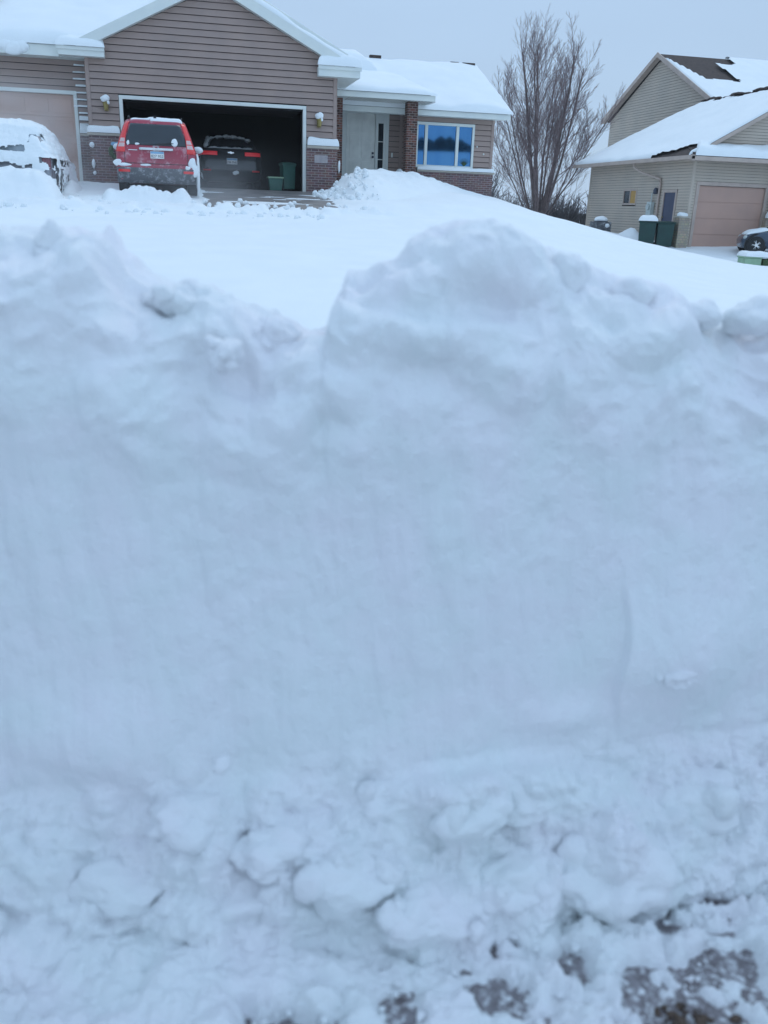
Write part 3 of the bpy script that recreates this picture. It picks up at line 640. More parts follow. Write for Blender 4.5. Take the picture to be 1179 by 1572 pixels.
# snow on the roofs
mb = MB()
snow_patch(mb, (-13, 26.12, 3.66), (-2.05, 26.12, 3.66), (1.0, 32.2, 6.66), (-13, 32.2, 6.66), .22, 60, 40, .22, .05, .8, 11)
snow_patch(mb, (-2.95, 25.84, 3.63), (-1.7, 25.84, 3.63), (-1.74, 26.3, 3.72), (-2.55, 26.3, 3.72), .22, 24, 10, .2, .03, .3, 12)
snow_patch(mb, (3.82, 25.84, 3.59), (5.07, 25.84, 3.59), (5.05, 26.3, 3.68), (3.9, 26.3, 3.68), .28, 24, 10, .2, .03, .3, 13)
def gsnow(mb, y0, y1, E_, pk, xr, t, seed):
    z = .08 + TH
    snow_patch(mb, (pk, y0, E_(pk) + z), (xr, y0, E_(xr) + z), (xr, y1, E_(xr) + z), (pk, y1, E_(pk) + z), t, 40, 16, .14, .03, .5, seed)
gsnow(mb, 26.02, 26.70, EL, PKX, 4.95, .18, 14); gsnow(mb, 26.95, 34.0, EL2, PK2, 5.08, .08, 15)
snow_patch(mb, (PK2, 26.8, EL2(PK2) + .24), (PK2, 34, EL2(PK2) + .24), (-2.6, 34, EL2(-2.6) + .24), (-2.6, 26.8, EL2(-2.6) + .24), .06, 20, 20, .12, .02, .5, 20)
snow_patch(mb, (PKX, 25.99, EL(PKX) + .24), (PKX, 26.72, EL(PKX) + .24), (-2.7, 26.72, EL(-2.7) + .24), (-2.7, 25.99, EL(-2.7) + .24), .06, 30, 8, .12, .02, .5, 16)
snow_patch(mb, (4.6, 29.32, 3.0), (10.84, 29.32, 3.0), (10.76, 33.22, 4.86), (4.6, 33.22, 4.86), .16, 60, 40, .16, .04, .7, 17)
snow_patch(mb, (4.35, 28.22, 3.29), (7.92, 28.22, 3.29), (7.1, 32.4, 4.42), (4.35, 32.4, 4.42), .13, 40, 30, .2, .04, .7, 18)
snow_patch(mb, (4.7, 31.8, 4.2), (6.8, 31.8, 4.25), (6.6, 33.6, 4.8), (4.7, 33.6, 5.0), .42, 30, 20, .8, .05, .6, 19)
for k, (x, z, r) in enumerate([(-3.95, 3.52, .17), (-4.15, 3.58, .14), (-3.75, 3.58, .13), (-4.4, 3.62, .12)]): mb.lump((x, 26.16, z), r, k + 40, .25, 3, (1.5, .6, 1))
build_each(mb, 'snow_cover', SNOW, roof, smooth=True)
mb = MB(); mb.lathe((-4.73, 28.0, 5.05), [(.16, -.4), (.16, .0), (.22, .01), (.22, .1), (.05, .16)], 12); mb.build('roof_vent', SHINGLE, roof)
mb = MB(); mb.box(6.75, 7.15, 33.1, 33.3, 4.9, 5.03); mb.box(9.7, 10.0, 33.1, 33.3, 4.9, 5.0); mb.box(10.15, 10.62, 33.1, 33.3, 4.9, 5.0); build_each(mb, 'ridge_shingles', SHINGLE, roof)
# porch pillars
for (x0, x1, y0, zb) in ((4.72, 5.06, 28.85, .3), (7.09, 7.43, 28.7, .2)):
    mb = MB(); mb.box(x0, x1, y0, y0 + .34, zb, 3.135); mb.build('porch_pillar', BRICKD, house)
# front door with sidelights
mb = MB(); mb.box(4.95, 5.03, 30.93, 31.05, .78, 2.93); mb.box(6.93, 7.02, 30.93, 31.05, .78, 2.93); mb.box(4.95, 7.02, 30.925, 31.05, 2.931, 3.0)
for (x0, x1) in ((5.03, 5.14), (5.42, 5.56), (6.56, 6.66), (6.84, 6.93)): mb.box(x0, x1, 30.95, 31.04, .78, 2.93)
for (x0, x1) in ((5.141, 5.419), (6.661, 6.839)): mb.box(x0, x1, 30.955, 31.04, .78, 1.0); mb.box(x0, x1, 30.955, 31.04, 2.66, 2.93); mb.box(x0, x1, 30.962, 31.0, 1.52, 1.545); mb.box(x0, x1, 30.962, 31.0, 2.08, 2.105)
fr = mb.build('door_frame', TRIM, house)
mb = MB(); mb.box(5.141, 5.419, 30.985, 31.03, 1.0, 2.66); mb.build('sidelight_glass', WGLASS, fr)
mb = MB(); mb.box(6.661, 6.839, 30.985, 31.03, 1.0, 2.66); mb.build('sidelight_glass', DGLASS, fr)
mb = MB(); mb.box(5.57, 6.555, 30.98, 31.03, .78, 2.93)
for (x0, x1, z0, z1) in ((5.68, 6.02, 2.35, 2.75), (6.10, 6.44, 2.35, 2.75), (5.68, 6.02, 1.55, 2.27), (6.10, 6.44, 1.55, 2.27), (5.68, 6.02, .9, 1.45), (6.10, 6.44, .9, 1.45)):
    mb.box(x0, x1, 30.968, 30.979, z0, z1)
dr = mb.build('front_door', FDOOR, house, bevel=.006)
mb = MB(); mb.lathe((6.48, 30.93, 1.72), [(.03, -.02), (.038, .0), (.03, .045)], 12, 'y'); mb.lathe((6.48, 30.92, 1.60), [(.02, -.03), (.04, -.02), (.036, .02), (.02, .06)], 12, 'y'); mb.build('handle', INK, dr)
mb = MB(); mb.box(7.13, 7.18, 30.93, 30.975, 1.62, 1.76); mb.build('doorbell', TRIM, house)
# front window
mb = MB(); wz0, wz1 = 1.37, 2.70
mb.box(7.72, 9.74, 29.93, 30.06, wz1 - .09, wz1); mb.box(7.72, 9.74, 29.93, 30.06, wz0 - .07, wz0 + .02)
for (x0, x1) in ((7.72, 7.79), (8.02, 8.12), (9.10, 9.20), (9.66, 9.74)): mb.box(x0, x1, 29.935, 30.055, wz0 + .021, wz1 - .091)
wf_ = mb.build('window', TRIM, house, bevel=.008)
mb = MB(); mb.box(7.78, 9.68, 29.99, 30.02, wz0 + .01, wz1 - .08); mb.build('window_pane', WGLASS, wf_)
mb = MB()
for i in range(2): mb.lathe((9.85 + .25 * i, 29.95, 2.02 - .22 * i), [(.012, -.02), (.03, 0), (.012, .02)], 8, 'y')
build_each(mb, 'hose_bib', TRIM, house)
mb = MB(); mb.tube([(-2.27, 26.62, 3.38), (-2.27, 26.62, .3)], .035, 8); mb.build('downspout', SIDING, house)
# plant behind the pane of the window
mb = MB()
for k in range(9):
    a = -0.9 + 1.8 * k / 8; mb.prism([(9.43, 29.96, 1.40), (9.45, 29.96, 1.40), (9.44 + .26 * math.sin(a), 29.955, 1.40 + .26 * math.cos(a))], (0, .012, 0))
tag(mb.build('potted_plant', LEAFG), 'small spiky green plant at the right pane of the blue front window', 'plant')

# ================================================================== RIGHT HOUSE
h2 = thing('two_storey_house', 'greige sided two-storey house with a closed tan garage door on the far right', 'house', (20.5, 34.0, -1.1))
sd_ = MB(); bk = MB()
wall_part(h2, SIDINGR, [(20.475, 20.57, 33.965, 34.05, -1.2, 2.3)], 'x', 34.0, lambda z: (20.5, 30.0) if z < 2.45 else (20.5 + (z - 2.4) / .55, 30.0), -1.2, 5.0, [(20.85, 23.95, -2, 1.28)], .115, lip=.02)
wall_part(h2, SIDINGR, [(20.47, 20.6, 43.45, 43.55, -1.4, 2.3)], 'y', 20.5, lambda z: (34.0, 43.5), -1.4, 2.3, [(35.0, 36.15, -2, 1.12), (38.5, 39.8, .48, 1.18)], .115, lip=.02)
def ug(z): k = (z - 5.45) / 2.75; return (42.9 + max(0, k) * 5.5, 53.9 - max(0, k) * 5.5)
wall_part(h2, SIDINGR, [], 'y', 26.3, ug, 1.9, 8.1, [], .14, lip=.024)
mb = MB(); mb.box(20.6, 32, 43.55, 43.65, -2, 2.4); mb.box(26.4, 40, 42.9, 43.0, 2, 5.45); mb.box(26.4, 40, 53.8, 53.9, -2, 5.45); mb.box(30.0, 30.1, 34.05, 43.5, -2, 2.4); build_each(mb, 'far_wall', SIDINGR, h2)
# roofs
r2 = MB()
lowp = [(20.0, 33.6, 2.30), (20.0, 44.5, 2.30), (25.65, 42.3, 5.40), (25.65, 33.6, 5.40)]
r2.prism(lowp, (0, 0, .07)); r2.prism([(25.65, 33.6, 5.40), (25.65, 42.3, 5.40), (31.3, 44.5, 2.3), (31.3, 33.6, 2.3)], (0, 0, .07))
r2.prism([(20.0, 44.5, 2.3), (31.3, 44.5, 2.3), (25.65, 42.3, 5.40)], (0, 0, .07))
r2.prism([(26.0, 42.4, 5.45), (42, 42.4, 5.45), (42, 48.4, 8.36), (26.0, 48.4, 8.36)], (0, 0, .08)); r2.prism([(26.0, 48.4, 8.36), (42, 48.4, 8.36), (42, 54.4, 5.45), (26.0, 54.4, 5.45)], (0, 0, .08))
r2.prism([(20.1, 33.3, 2.28), (30.2, 33.3, 2.28), (30.2, 33.98, 2.62), (20.1, 33.98, 2.62)], (0, 0, .06))
roof2 = build_each(r2, 'roof', SHINGLE, h2)[0]
mb = MB()
mb.prism([(20.0, 33.57, 2.22), (25.65, 33.57, 5.32), (25.65, 33.57, 5.47), (20.0, 33.57, 2.37)], (0, -.04, 0)); mb.prism([(25.65, 33.57, 5.32), (31.3, 33.57, 2.22), (31.3, 33.57, 2.37), (25.65, 33.57, 5.47)], (0, -.04, 0))
mb.prism([(20.35, 33.6, 2.40), (25.65, 33.6, 5.31), (25.65, 33.95, 5.31), (20.35, 33.95, 2.40)], (0, 0, .02))
mb.box(19.9, 19.985, 33.2, 44.55, 2.22, 2.37); mb.box(19.99, 20.48, 33.3, 44.5, 2.25, 2.27); mb.box(19.9, 30.3, 33.2, 33.28, 2.18, 2.33); mb.box(19.99, 30.2, 33.29, 33.95, 2.19, 2.21)
for (a, b, za, zb) in ((42.3, 48.4, 5.35, 8.28), (54.5, 48.4, 5.35, 8.28)):
    mb.prism([(25.95, a, za), (25.95, b, zb), (25.95, b, zb + .24), (25.95, a, za + .24)], (.04, 0, 0)); mb.prism([(25.99, a, za + .02), (25.99, b, zb + .02), (26.28, b, zb + .02), (26.28, a, za + .02)], (0, 0, .02))
mb.box(25.95, 27.2, 42.2, 42.3, 5.30, 5.5); mb.box(25.95, 26.5, 42.31, 42.9, 5.28, 5.32)
build_each(mb, 'fascia', TRIMR, roof2)
mb = MB()
lp = [np.array(p) + np.array([0, 0, .075]) for p in lowp]
snow_patch(mb, lp[0], lp[1], lp[2], lp[3], .13, 60, 60, .2, .04, .8, 31, holes=lambda P: (P[..., 0] > 25.3 + .4 * fbm(P[..., 1], P[..., 2], 0, 1.2, 3, 5)) | ((P[..., 0] < 20.05 + .62 * np.exp(-((P[..., 1] - 34.0) / 1.4) ** 2) + .1 * fbm(P[..., 1], 0, 0, .6, 2, 6)) & (P[..., 1] < 36.6) & (P[..., 1] > 33.75)))
snow_patch(mb, (20.0, 33.2, 2.35), (30.2, 33.2, 2.35), (30.2, 33.95, 2.70), (20.45, 33.95, 2.70), .30, 60, 14, .22, .06, .5, 32)
def bare(P):
    x = P[..., 0]; y = P[..., 1]; q = .5 * fbm(x, y, 0, 1.0, 3, 77)
    t = (48.4 - y) / 6.0
    return ((t < .60 + .12 * q) & (x < 28.9 + .7 * q) | (t < .22 + .06 * q) & (x < 30.1 + .5 * q)) & (t < .08 + .48 * (x - 25.95))
snow_patch(mb, (26.02, 42.35, 5.54), (42, 42.35, 5.54), (42, 48.4, 8.45), (26.02, 48.4, 8.45), .12, 110, 60, .15, .03, .8, 33, holes=bare)
build_each(mb, 'snow_cover', SNOW, roof2, smooth=True)
mb = MB()
for k in range(16):
    t = k / 15; mb.lump((25.65 + .1 * math.sin(k * 2.1), 42.3 - 8.4 * t, 5.47), .2 + .09 * math.sin(k * 1.7), k, .4, 2, (1.2, 1.6, .5))
mb.build('ridge_shingles', SHINGLE, roof2)
# garage door, side door, window, meter, lamp, downspout
mb = MB(); mb.box(20.85, 23.95, 34.06, 34.1, -1.3, 1.26)
for r in range(4): mb.box(20.86, 23.94, 34.045, 34.058, -1.28 + .64 * r + .02, -1.28 + .64 * r + .625)
mb.build('garage_door', GDOOR, h2, bevel=.006)
mb = MB(); frame(mb, 20.85, 23.95, -1.3, 1.28, 34.0, .14, .12); mb.build('garage_door_frame', TRIMR, h2)
mb = MB(); mb.box(20.50, 20.56, 35.13, 36.02, -1.3, 1.0); d2 = mb.build('side_door', NAVY, h2)
mb = MB(); mb.lathe((20.47, 35.95, .0), [(.02, -.03), (.03, 0), (.02, .03)], 8, 'x'); mb.build('handle', BRASS, d2)
mb = MB(); mb.box(20.46, 20.55, 35.0, 35.12, -1.3, 1.1); mb.box(20.46, 20.55, 36.03, 36.15, -1.3, 1.1); mb.box(20.455, 20.55, 35.0, 36.15, 1.0, 1.12); mb.build('door_frame', TRIMR, d2)
mb = MB(); mb.box(20.47, 20.55, 38.5, 38.58, .48, 1.18); mb.box(20.47, 20.55, 39.72, 39.8, .48, 1.18); mb.box(20.47, 20.55, 38.581, 39.719, 1.1, 1.18); mb.box(20.47, 20.55, 38.581, 39.719, .48, .56); mb.box(20.475, 20.55, 39.1, 39.16, .561, 1.099)
wn2 = mb.build('window', TRIMR, h2)
mb = MB(); mb.box(20.51, 20.54, 39.161, 39.719, .561, 1.099); mb.build('window_pane', DGLASS, wn2)
mb = MB(); mb.box(20.51, 20.54, 38.581, 39.099, .561, 1.099); mb.build('window_pane', AMBER, wn2)
mb = MB(); mb.box(20.30, 20.47, 36.75, 37.15, -.25, .62); mb.lathe((20.26, 36.95, .40), [(.13, -.04), (.13, .04)], 14, 'x'); mb.tube([(20.4, 36.95, -.25), (20.4, 36.95, -1.2)], .04, 6); mb.tube([(20.4, 36.95, .62), (20.4, 36.95, 1.0)], .03, 6); mb.build('electric_meter', METER, h2, bevel=.01)
mb = MB(); mb.box(20.44, 20.47, 36.5, 36.62, .95, 1.2); mb.lathe((20.33, 36.56, .93), [(.05, 0), (.10, .03), (.10, .18), (.04, .27)], 10); mb.build('wall_lamp', INK, h2)
mb = MB(); mb.tube([(19.98, 38.1, 2.25), (19.99, 38.1, 2.05), (20.15, 37.7, 1.85), (20.42, 36.45, 1.55), (20.42, 36.4, 1.4), (20.42, 36.4, -1.2)], .05, 8); mb.build('downspout', TRIMR, h2)
mb = MB(); mb.box(19.98, 20.46, 33.70, 34.1, -1.4, .0); pl = mb.build('stone_pier', STONE, h2)
mb = MB(); mb.box(19.95, 20.465, 33.66, 34.12, .002, .06); mb.build('pier_cap', STONEC, pl)
mb = MB(); mb.lump((20.2, 33.88, .1), .22, 9, .25, 3, (1, .8, .55)); mb.build('snow_cover', SNOW, pl, smooth=True)
mb = MB(); mb.box(24.0, 24.9, 33.7, 33.98, -1.4, .1); s3 = mb.build('stone_pier', STONE, h2)
mb = MB(); mb.box(24.2, 24.9, 33.75, 33.98, .1, 2.2); mb.build('stone_column', STONE, h2)
mb = MB()
for k in range(20): mb.lump((24.5, 33.72, .2 + .1 * k), .045, k, .3, 2, (8, 1, .6))
snow_patch(mb, (23.98, 33.6, .1), (24.92, 33.6, .1), (24.92, 33.78, .1), (23.98, 33.78, .1), .25, 12, 8, .1, .02, .3, 5)
build_each(mb, 'snow_cover', SNOW, s3, smooth=True)

# ================================================================== CARS
class Rings:
    """car body as a stack of rounded rectangles: z, rear y, front y, half width, corner radius"""
    def __init__(s, rows): s.r = np.array(rows, float)
    def at(s, z): return [float(np.interp(z, s.r[:, 0], s.r[:, k])) for k in range(1, 5)]
    def rear(s, x, z):
        yr, yf, w_, r = s.at(z); dx = max(0.0, abs(x) - (w_ - r)); dx = min(dx, r * .98)
        return yr + r - math.sqrt(max(r * r - dx * dx, 0))
    def ring(s, row, n=8, infl=0.0):
        z, yr, yf, w_, r = row; yr -= infl; yf += infl; w_ += infl
        out = []
        for (cx_, cy_, a0) in ((w_ - r, yr + r, -90), (w_ - r, yf - r, 0), (-w_ + r, yf - r, 90), (-w_ + r, yr + r, 180)):
            for k in range(n + 1):
                a = rad(a0 + 90 * k / n); out.append((cx_ + r * math.cos(a), cy_ + r * math.sin(a), z))
        return out
    def body(s, mb, infl=0.0, sub=1):
        rows = s.r
        P = np.array([s.ring(rw, infl=infl) for rw in rows]); mb.grid(P, True)
        o = len(mb.v); n = P.shape[1]; mb.f.append(tuple(range(o - n, o))); mb.f.append(tuple(range(o - n * len(rows), o - n * (len(rows) - 1)))[::-1]); return mb
    def rear_panel(s, mb, xa, xb, za, zb, off=.012, nx=10, nz=8):
        """panel on the tail; xa and xb may be functions of z"""
        fa = xa if callable(xa) else (lambda z: xa); fb = xb if callable(xb) else (lambda z: xb)
        P = np.zeros((nx + 1, nz + 1, 3)); Q = P.copy()
        for i in range(nx + 1):
            for j in range(nz + 1):
                z = za + (zb - za) * j / nz; x = fa(z) + (fb(z) - fa(z)) * i / nx
                y = s.rear(x, z); P[i, j] = (x, y - off, z); Q[i, j] = (x, y + .02, z)
        o = len(mb.v); mb.grid(P); mb.grid(Q); N = (nx + 1) * (nz + 1)
        e = [(i, 0) for i in range(nx + 1)] + [(nx, j) for j in range(1, nz + 1)] + [(i, nz) for i in range(nx - 1, -1, -1)] + [(0, j) for j in range(nz - 1, 0, -1)]
        ix = [o + i * (nz + 1) + j for i, j in e]
        for a, b in zip(ix, ix[1:] + ix[:1]): mb.f.append((a, b, b + N, a + N))
        return mb
    def side_panel(s, mb, ya, yb, za, zb, sgn, off=.008, ny=8, nz=6):
        fa = ya if callable(ya) else (lambda z: ya); fb = yb if callable(yb) else (lambda z: yb)
        P = np.zeros((ny + 1, nz + 1, 3)); Q = P.copy()
        for i in range(ny + 1):
            for j in range(nz + 1):
                z = za + (zb - za) * j / nz; y = fa(z) + (fb(z) - fa(z)) * i / ny; w_ = s.at(z)[2]
                P[i, j] = (sgn * (w_ + off), y, z); Q[i, j] = (sgn * (w_ - .02), y, z)
        mb.grid(P); mb.grid(Q); return mb
def wheel(parent, x, y, r=.34, sgn=1, name='wheel'):
    mb = MB(); mb.lathe((x, y, r), [(r * .62, -.10), (r * .95, -.11), (r, -.07), (r, .07), (r * .95, .11), (r * .62, .10)], 28, 'x'); wh = mb.build(name, BLACKP, parent, smooth=False)
    mb = MB(); mb.lathe((x + sgn * .06, y, r), [(r * .63, -.02), (r * .63, .02)], 24, 'x')
    for k in range(5):
        a = 2 * math.pi * k / 5
        for da in (-.16, .16):
            mb.tube([(x + sgn * .10, y, r), (x + sgn * .085, y + r * .6 * math.cos(a + da), r + r * .6 * math.sin(a + da))], [.02, .014], 6)
    mb.lathe((x + sgn * .10, y, r), [(.06, -.02), (.05, .03)], 12, 'x'); mb.build('rim', CHROME, wh)
def plate(parent, R, x, z, text, off=.03, y=None):
    yy = R.rear(x, z) - off if y is None else y
    mb = MB(); mb.box(x - .153, x + .153, yy - .008, yy, z - .077, z + .077); p = mb.build('licence_plate', WHITEP, parent, bevel=.004)
    mb = MB(); mb.box(x - .148, x + .148, yy - .0115, yy - .0085, z + .028, z + .072); mb.build('plate_band', SKYB, p)
    cu_ = bpy.data.curves.new('plate_text', 'FONT'); cu_.body = text; cu_.size = .085; cu_.align_x = 'CENTER'; cu_.extrude = .001
    to = bpy.data.objects.new('plate_text', cu_); dg = None
    col.objects.link(to); dg = bpy.context.evaluated_depsgraph_get(); me = bpy.data.meshes.new_from_object(to.evaluated_get(dg)); bpy.data.objects.remove(to)
    to = bpy.data.objects.new('plate_text', me); col.objects.link(to); me.materials.clear(); me.materials.append(INK); to.parent = p; to.location = (x, yy - .011, z - .055); to.rotation_euler = (rad(90), 0, 0)
    return p

frost(RED, 5, .52, 1.1); frost(GREYP, 7, .50, 1.0)
# ---- red SUV, tail towards the street
suv = thing('parked_suv', 'red SUV backed snow-dusted half out of the open garage, tail to the street', 'car', (-.47, 24.35, .08), local=True)
suv['label'] = 'red SUV with tall red tail lights standing half out of the open garage'
R1 = Rings([(.28, -2.10, 2.1, .80, .2), (.34, -2.20, 2.2, .87, .2), (.42, -2.24, 2.25, .90, .2), (.62, -2.26, 2.27, .91, .2), (.68, -2.20, 2.26, .91, .2), (.72, -2.18, 2.25, .91, .2), (.98, -2.16, 2.15, .905, .2), (1.02, -2.15, 1.9, .90, .2),
            (1.05, -2.14, 1.1, .885, .2), (1.3, -2.05, .75, .80, .19), (1.52, -1.95, .45, .72, .18), (1.62, -1.88, .30, .68, .2), (1.665, -1.78, .1, .63, .25), (1.68, -1.6, -.1, .52, .3)])
mb = MB(); R1.body(mb); bd = mb.build('body', RED, suv, smooth=True, bevel=0)
mb = MB(); R1.rear_panel(mb, lambda z: -.90 + (z - .3) * 0, lambda z: .90, .27, .60, .025, 24, 6); mb.build('bumper', GREYP, suv, smooth=True)
for sg in (-1, 1):
    mb = MB(); R1.rear_panel(mb, sg * .60, sg * .86, .50, .555, .035, 6, 2); mb.build('reflector', REDL, suv)
    edge = lambda z: R1.at(z)[2] - .012
    inn = lambda z: R1.at(z)[2] - .012 - np.interp(z, [.92, 1.0, 1.3, 1.6], [.20, .20, .12, .10])
    mb = MB(); R1.rear_panel(mb, (lambda z: sg * inn(z)), (lambda z: sg * edge(z)), .93, 1.60, .02, 8, 14); tl = mb.build('tail_light', REDL, suv, smooth=True)
    mb = MB(); R1.rear_panel(mb, (lambda z: sg * (inn(z) + .015)), (lambda z: sg * (edge(z) - .03)), 1.04, 1.125, .027, 6, 3); R1.rear_panel(mb, (lambda z: sg * (inn(z) + .015)), (lambda z: sg * (edge(z) - .03)), 1.145, 1.23, .027, 6, 3); mb.build('lens', PALEL, tl)
mb = MB(); R1.rear_panel(mb, (lambda z: -(R1.at(z)[2] - .155)), (lambda z: R1.at(z)[2] - .155), 1.09, 1.56, .012, 16, 10); gl = mb.build('rear_window', DGLASS, suv, smooth=True)
mb = MB(); mb.tube([(0, R1.rear(0, 1.1) - .03, 1.10), (.12, R1.rear(0, 1.12) - .035, 1.13), (.42, R1.rear(0, 1.15) - .03, 1.15)], [.018, .014, .01], 6); mb.build('wiper', BLACKP, gl)
mb = MB(); R1.rear_panel(mb, -.38, .38, .985, 1.04, .035, 14, 3); mb.build('chrome_strip', CHROME, suv, smooth=True)
mb = MB(); yb = R1.rear(0, 1.02) - .05                       # the emblem: an upright-stroke letter in a rounded frame
mb.tube([(-.035, yb, .985), (-.045, yb, 1.06)], .009, 6); mb.tube([(.035, yb, .985), (.045, yb, 1.06)], .009, 6); mb.tube([(-.035, yb, 1.02), (.035, yb, 1.02)], .008, 6)
mb.tube([(-.06, yb, .975), (-.065, yb, 1.075), (.065, yb, 1.075), (.06, yb, .975), (-.06, yb, .975)], .007, 6); mb.build('emblem', CHROME, suv)
plate(suv, R1, .02, .885, '827 952')
mb = MB(); R1.rear_panel(mb, -.62, -.42, .97, .985, .02, 4, 2); mb.build('badge', CHROME, suv)
mb = MB(); R1.rear_panel(mb, -.70, .70, .690, .702, .006, 12, 1); R1.rear_panel(mb, -.712, -.70, .69, 1.06, .006, 1, 6); R1.rear_panel(mb, .70, .712, .69, 1.06, .006, 1, 6); mb.build('hatch_seam', BLACKP, bd)
for sg in (-1, 1):
    for yy in (-1.3, 1.35): wheel(suv, sg * .80, yy, .34, sg)
    mb = MB(); R1.side_panel(mb, lambda z: -1.85 + .35 * (z - 1.08), lambda z: .95 - 1.1 * (z - 1.08), 1.09, 1.52, sg); mb.build('side_window', DGLASS, suv)
    mb = MB(); mb.lump((sg * 1.0, .75, 1.12), .11, 3, .1, 3, (1, .7, .8)); mi = mb.build('side_mirror', RED, suv, smooth=True)
    mb = MB(); mb.lump((sg * 1.0, .72, 1.17), .13, 5, .2, 3, (1, .8, .75)); mb.build('snow_cover', SNOW, mi, smooth=True)
    mb = MB(); mb.tube([(sg * .6, -1.7, 1.68), (sg * .6, -1.6, 1.73), (sg * .6, .0, 1.73), (sg * .6, .1, 1.68)], .02, 6); mb.build('roof_rail', BLACKP, suv)
mb = MB(); mb.box(-.03, .03, -1.83, -1.77, 1.68, 1.76); mb.build('antenna', BLACKP, suv)
mb = MB()
snow_patch(mb, (-.10, -1.86, 1.63), (.62, -1.86, 1.60), (.60, .1, 1.66), (-.5, .1, 1.66), .10, 20, 24, .1, .03, .3, 61)
snow_patch(mb, (-.55, -1.80, 1.64), (-.12, -1.80, 1.65), (-.1, .1, 1.66), (-.55, .1, 1.66), .05, 12, 20, .1, .02, .3, 62)
for (x, z, sx_, sz_, r) in ((-.86, .70, 1.3, .9, .085), (-.72, .655, 2.2, .5, .07), (-.25, .66, 1.8, .5, .06), (.80, .70, .9, 1.5, .1), (.86, .58, .8, 1.5, .1), (.70, .63, 1, .7, .06), (.42, 1.17, .9, 1.0, .085), (-.62, 1.13, .6, 1, .05), (-.42, 1.11, 1, .5, .05)):
    mb.lump((x, R1.rear(x, z) - .02, z), r, int(x * 50) % 17, .35, 3, (sx_, .35, sz_))
for k in range(11): mb.lump((.93 + .01 * math.sin(k), -2.0 + .33 * k, .50 + .06 * math.sin(k * 1.3)), .13, k, .35, 3, (.35, 1.6, 3.2))
mb.build('snow_cover', SNOW, suv, smooth=True)

# ---- black sedan inside the garage
sed = thing('parked_sedan', 'black sedan with lit red tail lights parked inside the open garage', 'car', (1.58, 30.5, .36), local=True); sed.scale = (1.02, 1, 1.10)
sed['label'] = 'black sedan with wide red tail lights parked inside the dark garage'
R2_ = Rings([(.20, -2.18, 2.1, .80, .25), (.28, -2.26, 2.2, .87, .25), (.50, -2.32, 2.28, .90, .25), (.60, -2.31, 2.28, .905, .25), (.75, -2.26, 2.2, .90, .25), (.95, -2.21, 2.0, .88, .25), (1.02, -2.17, 1.8, .86, .25), (1.045, -2.10, 1.3, .84, .25), (1.06, -1.65, 1.0, .82, .25),
             (1.10, -1.56, .95, .80, .25), (1.25, -1.22, .6, .71, .22), (1.38, -.85, .35, .63, .22), (1.44, -.6, .1, .56, .25), (1.465, -.3, -.1, .45, .15)])
mb = MB(); R2_.body(mb); mb.build('body', NAVYBLK, sed, smooth=True)
for sg in (-1, 1):
    mb = MB(); R2_.rear_panel(mb, sg * .40, (lambda z: sg * (.87 - .05 * abs(z - .9))),   .865, .965, .02, 10, 4); tl = mb.build('tail_light', LITRED, sed, smooth=True)
    mb = MB(); R2_.rear_panel(mb, sg * .45, sg * .62,   .88, .95, .027, 4, 3); mb.build('lens', LITRED, tl)
    mb = MB(); R2_.rear_panel(mb, sg * .60, sg * .82, .46, .50, .02, 4, 2); mb.build('reflector', REDL, sed)
    for yy in (-1.35, 1.35): wheel(sed, sg * .80, yy, .32, sg)
    mb = MB(); R2_.side_panel(mb, lambda z: -1.45 + 1.6 * (z - 1.1), lambda z: .85 - 1.6 * (z - 1.1), 1.10, 1.36, sg); mb.build('side_window', DGLASS, sed)
    mb = MB(); mb.lump((sg * .96, .75, 1.08), .10, 3, .1, 3, (1, .7, .7)); mb.build('side_mirror', NAVYBLK, sed, smooth=True)
mb = MB(); R2_.rear_panel(mb, (lambda z: -(R2_.at(z)[2] - .12)), (lambda z: R2_.at(z)[2] - .12), 1.10, 1.40, .012, 12, 8); mb.build('rear_window', DGLASS, sed, smooth=True)
mb = MB(); yb = R2_.rear(0, .93) - .02; mb.prism([(-.09, yb, .925), (-.03, yb, .925), (-.02, yb, .91), (.03, yb, .91), (.04, yb, .925), (.09, yb, .925), (.075, yb, .955), (.02, yb, .955), (.01, yb, .97), (-.035, yb, .97), (-.045, yb, .955), (-.10, yb, .955)], (0, -.012, 0)); mb.build('emblem', CHROME, sed)
plate(sed, R2_, .02, .72, '194 M41', .02)
mb = MB()
for k in range(15):
    t = -1 + 2 * k / 14; z = 1.435 - .10 * t * t; mb.lump((t * .58, -.72 - .2 * t * t, z), .06 + .02 * math.sin(k * 2.3), k, .4, 2, (1.2, .8, .6))
for k in range(12):
    t = -.55 + 1.1 * k / 11; mb.lump((t, -1.66, 1.075), .055 + .02 * math.sin(k * 1.9), k + 3, .4, 2, (1.5, 1, .55))
for k in range(5): mb.lump((-.70 + .02 * k, -1.45 + .14 * k, 1.14 + .05 * k), .07, k + 9, .4, 2)
mb.lump((.12, -2.34, .43), .06, 3, .4, 3, (1.5, .6, .9)); mb.lump((-.89, -1.9, .62), .09, 2, .4, 3, (.5, 1, 2.2)); mb.lump((-.84, -2.1, .36), .07, 2, .4, 3, (.7, 1, 1.4))
mb.build('snow_cover', SNOW, sed, smooth=True)

